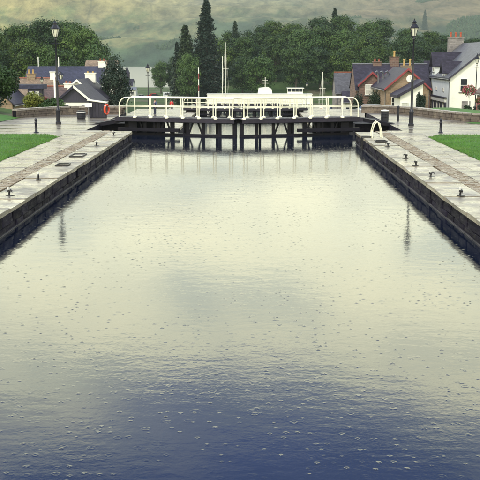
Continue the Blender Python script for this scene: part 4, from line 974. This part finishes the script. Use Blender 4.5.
# ================================================================== CARS
def car(label, loc, rz, paint, van=False):
    t = thing('parked_car' if not van else 'parked_van', label, 'van' if van else 'car', loc, rz)
    body = [(-2.1, 0.30), (2.1, 0.30), (2.15, 0.62), (1.95, 0.84), (1.05, 0.95), (-2.0, 1.0), (-2.15, 0.7)]
    MB().prism(body, -0.85, 0.85, 'y').obj('body', paint, t, bevel=0.05)
    top = [(-1.95, 0.99), (1.0, 0.94), (0.35, 1.45), (-1.45, 1.48)] if not van else [(-2.05, 0.99), (1.2, 0.94), (0.75, 1.95), (-2.0, 2.0)]
    cb = MB().prism(top, -0.76, 0.76, 'y').obj('cabin', paint, t, bevel=0.05)
    zt = 1.38 if not van else 1.6
    for s in (-1, 1):
        MB().prism([(-1.6, 1.05), (-0.5, 1.04), (-0.5, zt), (-1.35, zt)], s * 0.763, s * 0.778, 'y').obj('window', 'glass', cb)
        MB().prism([(-0.42, 1.04), (0.75, 1.02), (0.35, zt), (-0.42, zt)], s * 0.763, s * 0.778, 'y').obj('window', 'glass', cb)
        for xx in (-1.3, 1.3):
            w = MB(); w.prism([(xx + 0.32 * math.cos(a * .3927), 0.32 + 0.32 * math.sin(a * .3927)) for a in range(16)], s * 0.68, s * 0.87, 'y'); wo = w.obj('wheel', 'tyre', t)
            MB().prism([(xx + 0.19 * math.cos(a * .5236), 0.32 + 0.19 * math.sin(a * .5236)) for a in range(12)], s * 0.872, s * 0.885, 'y').obj('rim', 'lead', wo)
        MB().box(2.05, 2.17, s * 0.62 - 0.15, s * 0.62 + 0.15, 0.62, 0.76).obj('headlight', 'lampglass', t); MB().box(-2.17, -2.08, s * 0.66 - 0.12, s * 0.66 + 0.12, 0.68, 0.86).obj('tail_light', 'redpaint', t)
    MB().add([(1.02, -0.68, 1.0), (1.02, 0.68, 1.0), (top[2][0] + 0.04, 0.62, top[2][1] - 0.06), (top[2][0] + 0.04, -0.62, top[2][1] - 0.06)], [(0, 1, 2, 3)]).obj('windscreen', 'glass', cb)
    MB().add([(-1.98, -0.66, 1.06), (-1.98, 0.66, 1.06), (top[3][0] - 0.06, 0.6, top[3][1] - 0.08), (top[3][0] - 0.06, -0.6, top[3][1] - 0.08)], [(0, 3, 2, 1)]).obj('rear_window', 'glass', cb)
    return t
car('white car parked beyond the right end of the gate railings', (15.3, 125, ramp(125) - 0.03), R(205), 'carpaint_white')
car('red car parked behind the white car in front of the inn', (15.9, 131, ramp(131) - 0.03), R(190), 'carpaint_red')
car('blue car parked nearest the slate cottage', (16.2, 150.5, ramp(150.5) - 0.03), R(175), 'carpaint_blue')
for lb, x, y, rz, pt, vn in (('silver car parked in the far row right of the low white hut', -43.6, 396, 10, 'carpaint_silver', False), ('dark car parked in the far row below the round trees', -38.5, 402, -6, 'carpaint_black', False),
        ('white van parked in the far row below the round trees', -34.2, 408, 4, 'carpaint_white', True), ('white car at the right end of the far parked row', -28.6, 392, 5, 'carpaint_white', False), ('blue car in the far parked row beside the white van', -31.4, 398, 170, 'carpaint_blue', False), ('red car parked in the far row beside the dark car', -41.0, 410, 176, 'carpaint_red', False)):
    car(lb, (x, y, gh(x, y)), R(rz), pt, vn)

# ================================================================== PERSON on the quay
def person(label, loc, rz, jk='jacket'):
    t = thing('person', label, 'person', loc, rz)
    J = {'pel': (0, 0, 0.95), 'ch': (0, 0.01, 1.25), 'nk': (0, 0.02, 1.46), 'hd': (0, 0, 1.56), 'tp': (0, 0, 1.72)}
    E_ = [('pel', 'ch'), ('ch', 'nk'), ('nk', 'hd'), ('hd', 'tp')]; rad = {'pel': 0.15, 'ch': 0.17, 'nk': 0.06, 'hd': 0.095, 'tp': 0.07}
    for s, q in ((-1, 'l'), (1, 'r')):
        J.update({q + 'sh': (s * 0.20, 0.02, 1.40), q + 'el': (s * 0.27, 0.05, 1.12), q + 'wr': (s * 0.25, -0.06, 0.88), q + 'hn': (s * 0.24, -0.08, 0.79), q + 'hp': (s * 0.10, 0, 0.90), q + 'kn': (s * 0.11, -0.03, 0.49), q + 'an': (s * 0.12, 0.02, 0.08), q + 'to': (s * 0.13, -0.15, 0.04)})
        E_ += [('ch', q + 'sh'), (q + 'sh', q + 'el'), (q + 'el', q + 'wr'), (q + 'wr', q + 'hn'), ('pel', q + 'hp'), (q + 'hp', q + 'kn'), (q + 'kn', q + 'an'), (q + 'an', q + 'to')]
        rad.update({q + 'sh': 0.085, q + 'el': 0.06, q + 'wr': 0.045, q + 'hn': 0.04, q + 'hp': 0.11, q + 'kn': 0.075, q + 'an': 0.05, q + 'to': 0.045})
    def build(name, keys, grow, m):
        ks = [k for k in J if k in keys]; me = bpy.data.meshes.new(name)
        me.from_pydata([J[k] for k in ks], [(ks.index(a), ks.index(b)) for a, b in E_ if a in ks and b in ks], [])
        o = link(name, me, t); sk = o.modifiers.new('skin', 'SKIN'); o.modifiers.new('sub', 'SUBSURF').levels = 2; o.modifiers['sub'].render_levels = 2
        for i, k in enumerate(ks): me.skin_vertices[0].data[i].radius = (rad[k] + grow,) * 2
        me.skin_vertices[0].data[0].use_root = True; me.materials.append(MT[m]); return o
    build('body', set(J), 0.0, 'skin')
    build('jacket', {'pel', 'ch', 'lsh', 'rsh', 'lel', 'rel', 'lwr', 'rwr'}, 0.03, jk)
    build('trousers', {'pel', 'lhp', 'rhp', 'lkn', 'rkn', 'lan', 'ran', 'lto', 'rto'}, 0.025, 'trouser')
    hr = MB().lathe([(0.105, 1.60), (0.115, 1.66), (0.10, 1.73), (0.05, 1.78)], 12, (0, 0.02)).obj('hair', 'hair', t, True)
person('person in a red jacket standing on the lower quay behind the left railings', (-13.0, 165, -4.82), R(20))
person('person in a pale coat walking on the lower quay beyond the right railings', (11.2, 150, -4.82), R(150), 'harl')
person('person in navy standing on the quay beside the second gate on the left', (-10.6, 112, -2.42), R(-60), 'boatblue')
person('person in a grey coat on the lower quay left of the third gate', (-9.2, 172, -4.82), R(40), 'lead')

# ================================================================== TREES
def broadleaf(seed, H, RX, n, leaf, m, trunk_h=0.25, squash=1.0, name='tree', dense=1.0):
    """returns (trunk mesh, crown mesh): limbs, then leaf clumps spread through many lobes of the crown"""
    rnd = random.Random(seed); tr = MB()
    tr.tube([(0, 0, -1.0), (0.05, 0, H * 0.12), (0.1, 0.1, H * trunk_h), (0, 0, H * 0.62)], [H * .03, H * .022, H * .018, H * .006], 8)
    lobes = []
    for i in range(34):
        a = rnd.random() * 6.28; zf = rnd.uniform(trunk_h * 0.9, 0.95); prof = math.sin(math.pi * min(1, (zf - trunk_h * .6) / (1.08 - trunk_h * .6)) ** 0.8) ** 0.7
        rr = RX * prof * rnd.uniform(0.35, 0.88); c = Vector((rr * math.cos(a), rr * math.sin(a), zf * H * 0.95)); sz = RX * rnd.uniform(0.20, 0.36)
        lobes.append((c, sz)); s = H * rnd.uniform(trunk_h, 0.5)
        tr.tube([(0, 0, min(s, c.z * .8)), tuple(c * 0.5 + Vector((0, 0, min(s, c.z * .8) * .5))), tuple(c)], [H * .008, H * .006, H * .002], 5)
    lobes += [(Vector((0, 0, H * 0.6)), RX * 0.6), (Vector((0, 0, H * 0.86)), RX * 0.36)]
    tot = sum(l[1] ** 2 for l in lobes); cr = MB()
    for c, sz in lobes:
        for _ in range(int(n * sz ** 2 / tot)):
            d = Vector((rnd.gauss(0, 1), rnd.gauss(0, 1), rnd.gauss(0, 1))).normalized()
            if d.z < -0.3 and rnd.random() < 0.6: continue
            q = rnd.uniform(0.5, 1.08) if rnd.random() < 0.8 else rnd.uniform(1.05, 1.55)
            p = c + Vector((d.x, d.y, d.z * 0.82 * squash)) * sz * q
            leafq(cr, p, rnd, leaf, d * 1.5 + Vector((0, 0, 0.35)))
    return tr.mesh(name + '_trunk', 'trunk', True), cr.mesh(name + '_crown', m)
def conifer(seed, H, RX, n, m, droop=0.35, name='conifer', taper=1.0):
    rnd = random.Random(seed); tr = MB().tube([(0, 0, -1), (0, 0, H * .5), (0, 0, H)], [H * .02, H * .012, 0.03], 8); cr = MB()
    layers = int(H * 2.3)
    for i in range(layers):
        f = i / layers; z = H * (0.08 + 0.92 * f); r = RX * (1 - f) ** taper * rnd.uniform(0.75, 1.1) + 0.15; nb = max(4, int(9 * (1 - f) + 3))
        for k in range(nb):
            a = rnd.random() * 6.28; ln = r * rnd.uniform(0.65, 1.1); tip = Vector((math.cos(a) * ln, math.sin(a) * ln, z - ln * droop))
            tr.tube([(0, 0, z), tuple(tip)], [0.05, 0.015], 3)
            for _ in range(max(3, int(n / (layers * nb)))):
                s = rnd.uniform(0.15, 1.05); p = Vector((0, 0, z)).lerp(tip, s) + Vector((rnd.gauss(0, .34), rnd.gauss(0, .34), rnd.gauss(-.08, .26))) * (0.5 + (1 - f))
                leafq(cr, p, rnd, 0.34, Vector((math.cos(a) * .4, math.sin(a) * .4, .6)))
    return tr.mesh(name + '_trunk', 'trunk', True), cr.mesh(name + '_crown', m)
KIND = [broadleaf(101 + i, 18, 6.6 + 0.5 * (i % 3), 12000, 0.34, 'leaf') for i in range(4)]
KIND.append(broadleaf(130, 18, 6.8, 12000, 0.34, 'leaf_bright'))
YEW = broadleaf(140, 9.5, 3.6, 9000, 0.2, 'leaf_dark', 0.08, 1.5)
CON = [conifer(150, 30, 6.4, 15000, 'needle', taper=0.78), conifer(151, 20, 4.4, 10000, 'needle', taper=0.8)]
def tree(name, meshes, label, x, y, z, rz, sc, group=None, cat='tree'):
    t = thing(name, label, cat, (x, y, z), rz, group, sc)
    link('trunk', meshes[0], t); link('crown', meshes[1], t); return t
rnd = random.Random(77)
ORD = 'first second third fourth fifth sixth seventh eighth ninth tenth eleventh twelfth thirteenth fourteenth fifteenth sixteenth seventeenth'.split()
def top_right(px_x):   # crown height of the wood as it rises and falls from left to right (angle x/y -> z/y)
    pts = [(-0.090, 0.010), (-0.060, 0.022), (-0.025, 0.029), (0.0, 0.034), (0.04, 0.041), (0.09, 0.0445), (0.13, 0.040), (0.175, 0.030), (0.21, 0.022), (0.30, 0.02)]
    for (a, va), (b, vb_) in zip(pts, pts[1:]):
        if a <= px_x <= b: return va + (vb_ - va) * (px_x - a) / (b - a)
    return 0.02
# right-hand wood, three rows deep on the rise behind the basin
for row, (yy, step, f) in enumerate(((352, 8.6, 0.55), (374, 9.4, 0.78), (402, 9.0, 0.98))):
    x = -22 + row * 3.0; cnt = 0
    while x < 100:
        xx = x + rnd.uniform(-2, 2); y = yy + rnd.uniform(-6, 6); gz = gh(xx, y)
        ztop = 4.05 + top_right(xx / y) * y * rnd.uniform(0.9, 1.06); Hh = (ztop - gz) * (0.62 + 0.4 * row / 2 if row < 2 else 1.0) * rnd.uniform(0.92, 1.05)
        k = Hh / 18.6; w = max(0.85, min(1.25, k)) * rnd.uniform(0.9, 1.15)
        nm = ('front row', 'middle row', 'back row')[row]
        tree('broadleaf_tree', KIND[rnd.randrange(5)], 'dark green broadleaf tree, %s from the left in the %s of the right wood' % (ORD[cnt], nm), xx, y, gz - 0.1, rnd.random() * 6.28, (w, w, k), 'trees of the right hand wood, ' + nm)
        x += step * rnd.uniform(0.85, 1.15); cnt += 1
# left-hand wood on its knoll
lp = [(-76, 268, 12.0), (-70, 276, 12.5), (-64.5, 280, 14.5), (-59, 284, 15.0), (-53.5, 286, 16.2), (-49.0, 290, 13.8), (-45.5, 284, 8.2), (-82, 290, 12), (-78, 300, 14.5), (-72, 304, 15.0), (-66, 306, 15.6), (-60, 310, 17.0), (-55, 306, 16.5), (-50.5, 304, 14.0), (-47, 300, 10.0), (-67, 262, 8), (-60, 264, 9), (-54, 262, 9.5), (-49.5, 262, 6.5), (-73, 256, 7.0), (-43.0, 276, 4.5)]
lc = {}
for i, (x, y, zt) in enumerate(sorted(lp)):
    gz = gh(x, y); zt += rnd.uniform(-2.6, 0.8); k = (zt - gz) / 18.4; w = max(0.55, min(1.05, k)) * rnd.uniform(0.85, 1.05)
    nm = 'back row' if y > 295 else 'front row' if y < 266 else 'middle row'
    tree('broadleaf_tree', KIND[4 if x in (-49.0, -45.5, -53.5, -54) else rnd.randrange(4)], 'broadleaf tree, %s from the left in the %s of the left wood' % (ORD[lc.setdefault(nm, 0)], nm), x, y, gz - 0.1, rnd.random() * 6.28, (w, w, k), 'trees of the left hand wood, ' + nm); lc[nm] += 1
# singled-out trees
tree('conifer_tree', CON[0], 'tallest dark conifer spire left of the yacht mast', -15.2, 345, gh(-15.2, 345), 0.3, (1.35, 1.35, 1.18))
tree('conifer_tree', CON[1], 'shorter dark conifer left of the tallest conifer', -22.6, 345, gh(-22.6, 345), 1.3, (1.5, 1.5, 1.36))
tree('conifer_tree', CON[1], 'narrow conifer just left of the shorter conifer by the loch', -26.0, 352, gh(-26, 352), 2.3, (0.8, 0.8, 1.08))
tree('conifer_tree', CON[1], 'conifer tip poking out of the wood left of centre', -6.0, 395, gh(-6, 395), 2.6, (0.8, 0.8, 1.06))
tree('conifer_tree', CON[0], 'small conifer spire on the skyline of the right hand wood', 35.0, 412, gh(35, 412), 1.1, (0.75, 0.75, 0.66))
tree('conifer_tree', CON[0], 'pale distant conifer spire on the hillside beside the right lamp lantern', 436.0, 2500, hill(436, 2500) - 2, 2.1, (1.7, 1.7, 1.7))
tree('yew_tree', YEW, 'dark rounded yew tree standing between the left houses and the loch', -19.2, 142, ramp(142) - 0.2, 0.5, (0.62, 0.62, 0.90))
tree('round_tree', KIND[4], 'round topped tree at the right end of the visible loch, left of a pair', -40.8, 448, -12.4, 0.9, (0.66, 0.66, 0.84))
tree('round_tree', KIND[0], 'round topped tree right of its smaller twin below the conifers', -34.6, 452, -12.4, 1.9, (0.72, 0.72, 0.95))
tree('broadleaf_tree', KIND[4], 'rounded bright tree directly below the shorter conifer', -21.0, 332, gh(-21, 332), 2.9, (0.62, 0.62, 1.02))
tree('pale_tree', CON[1], 'thin tree sticking up beyond the left wood beside the hillside', -66.5, 420, gh(-66.5, 420), 0.9, (1.1, 1.1, 0.95))
# shrubs
def shrub(label, m, x, y, z, rx, h, seed, n=2600, leaf=0.10):
    t = thing('shrub', label, 'shrub', (x, y, z)); r2 = random.Random(seed); mb = MB(); st = MB()
    for i in range(9):
        a = r2.random() * 6.28; q = r2.uniform(0.0, 0.62) * rx; c = Vector((q * math.cos(a), q * math.sin(a), h * r2.uniform(0.3, 0.72))); sz = r2.uniform(0.32, 0.5)
        st.tube([(c.x * .2, c.y * .2, -0.1), tuple(c)], [0.04, 0.015], 5)
        for _ in range(n // 9):
            d = Vector((r2.gauss(0, 1), r2.gauss(0, 1), r2.gauss(0, 1))).normalized(); p = c + Vector((d.x * rx, d.y * rx, d.z * h * 0.8)) * sz * r2.uniform(0.5, 1.15)
            if p.z > 0.02: leafq(mb, p, r2, leaf, d)
    st.obj('stems', 'trunk', t); mb.obj('foliage', m, t)
shrub('big dark bush at the left edge beside the stone wall', 'leaf', -19.0, 73.5, 0.3, 2.4, 3.3, 1, 9000, 0.11)
shrub('lower dark bush at the left edge on the grass bank', 'leaf_dark', -18.6, 68.5, 0.25, 1.6, 1.5, 2, 4000, 0.09)
shrub('yellow green shrub behind the left stone wall', 'leaf_yellow', -17.3, 80, ramp(80), 1.3, 1.6, 3)
shrub('green shrub just right of the yellow one behind the left wall', 'leaf_bright', -15.6, 79.5, ramp(79.5), 1.4, 1.1, 4)
shrub('dark bush at the foot of the yew behind the lifebuoy', 'leaf', -11.0, 78, -2.4, 1.4, 2.9, 5)
shrub('climbing dark shrub before the red gabled wing of the inn', 'leaf_dark', 17.2, 131.5, ramp(131.5), 1.5, 3.4, 6, 3500)
shrub('dark shrub left of the climbing shrub before the inn', 'leaf_dark', 14.9, 132.5, ramp(132.5), 0.9, 3.0, 7)
shrub('low shrub on the verge below the white house, left one', 'leaf_dark', 16.2, 71, -0.05, 0.5, 0.7, 8, 900, 0.07)
shrub('low shrub on the verge below the white house, right one', 'leaf_dark', 17.6, 72, -0.05, 0.6, 0.7, 9, 900, 0.07)
shrub('dark shrub in the corner by the white shop porch', 'leaf_dark', 20.6, 116.5, ramp(116.5), 0.6, 2.6, 10)
shrub('dark leafy shrub right edge beneath the brick porch', 'leaf_dark', 21.4, 84, ramp(84), 0.9, 1.2, 11)

# ================================================================== HAZE
hz = MB().box(-3000, 3000, -60, 5300, -22, 640).obj('haze', 'black')
hz.data.materials.clear(); hz['kind'] = 'stuff'
m = bpy.data.materials.new('haze_air'); m.use_nodes = True; nt = m.node_tree
for n_ in list(nt.nodes):
    if n_.type != 'OUTPUT_MATERIAL': nt.nodes.remove(n_)
pv = N('ShaderNodeVolumePrincipled'); pv.inputs['Density'].default_value = HAZE_DENSITY; pv.inputs['Color'].default_value = HAZE_COLOR + (1,); pv.inputs['Anisotropy'].default_value = 0.0
L(pv.outputs[0], nt.nodes['Material Output'].inputs['Volume']); hz.data.materials.append(m)
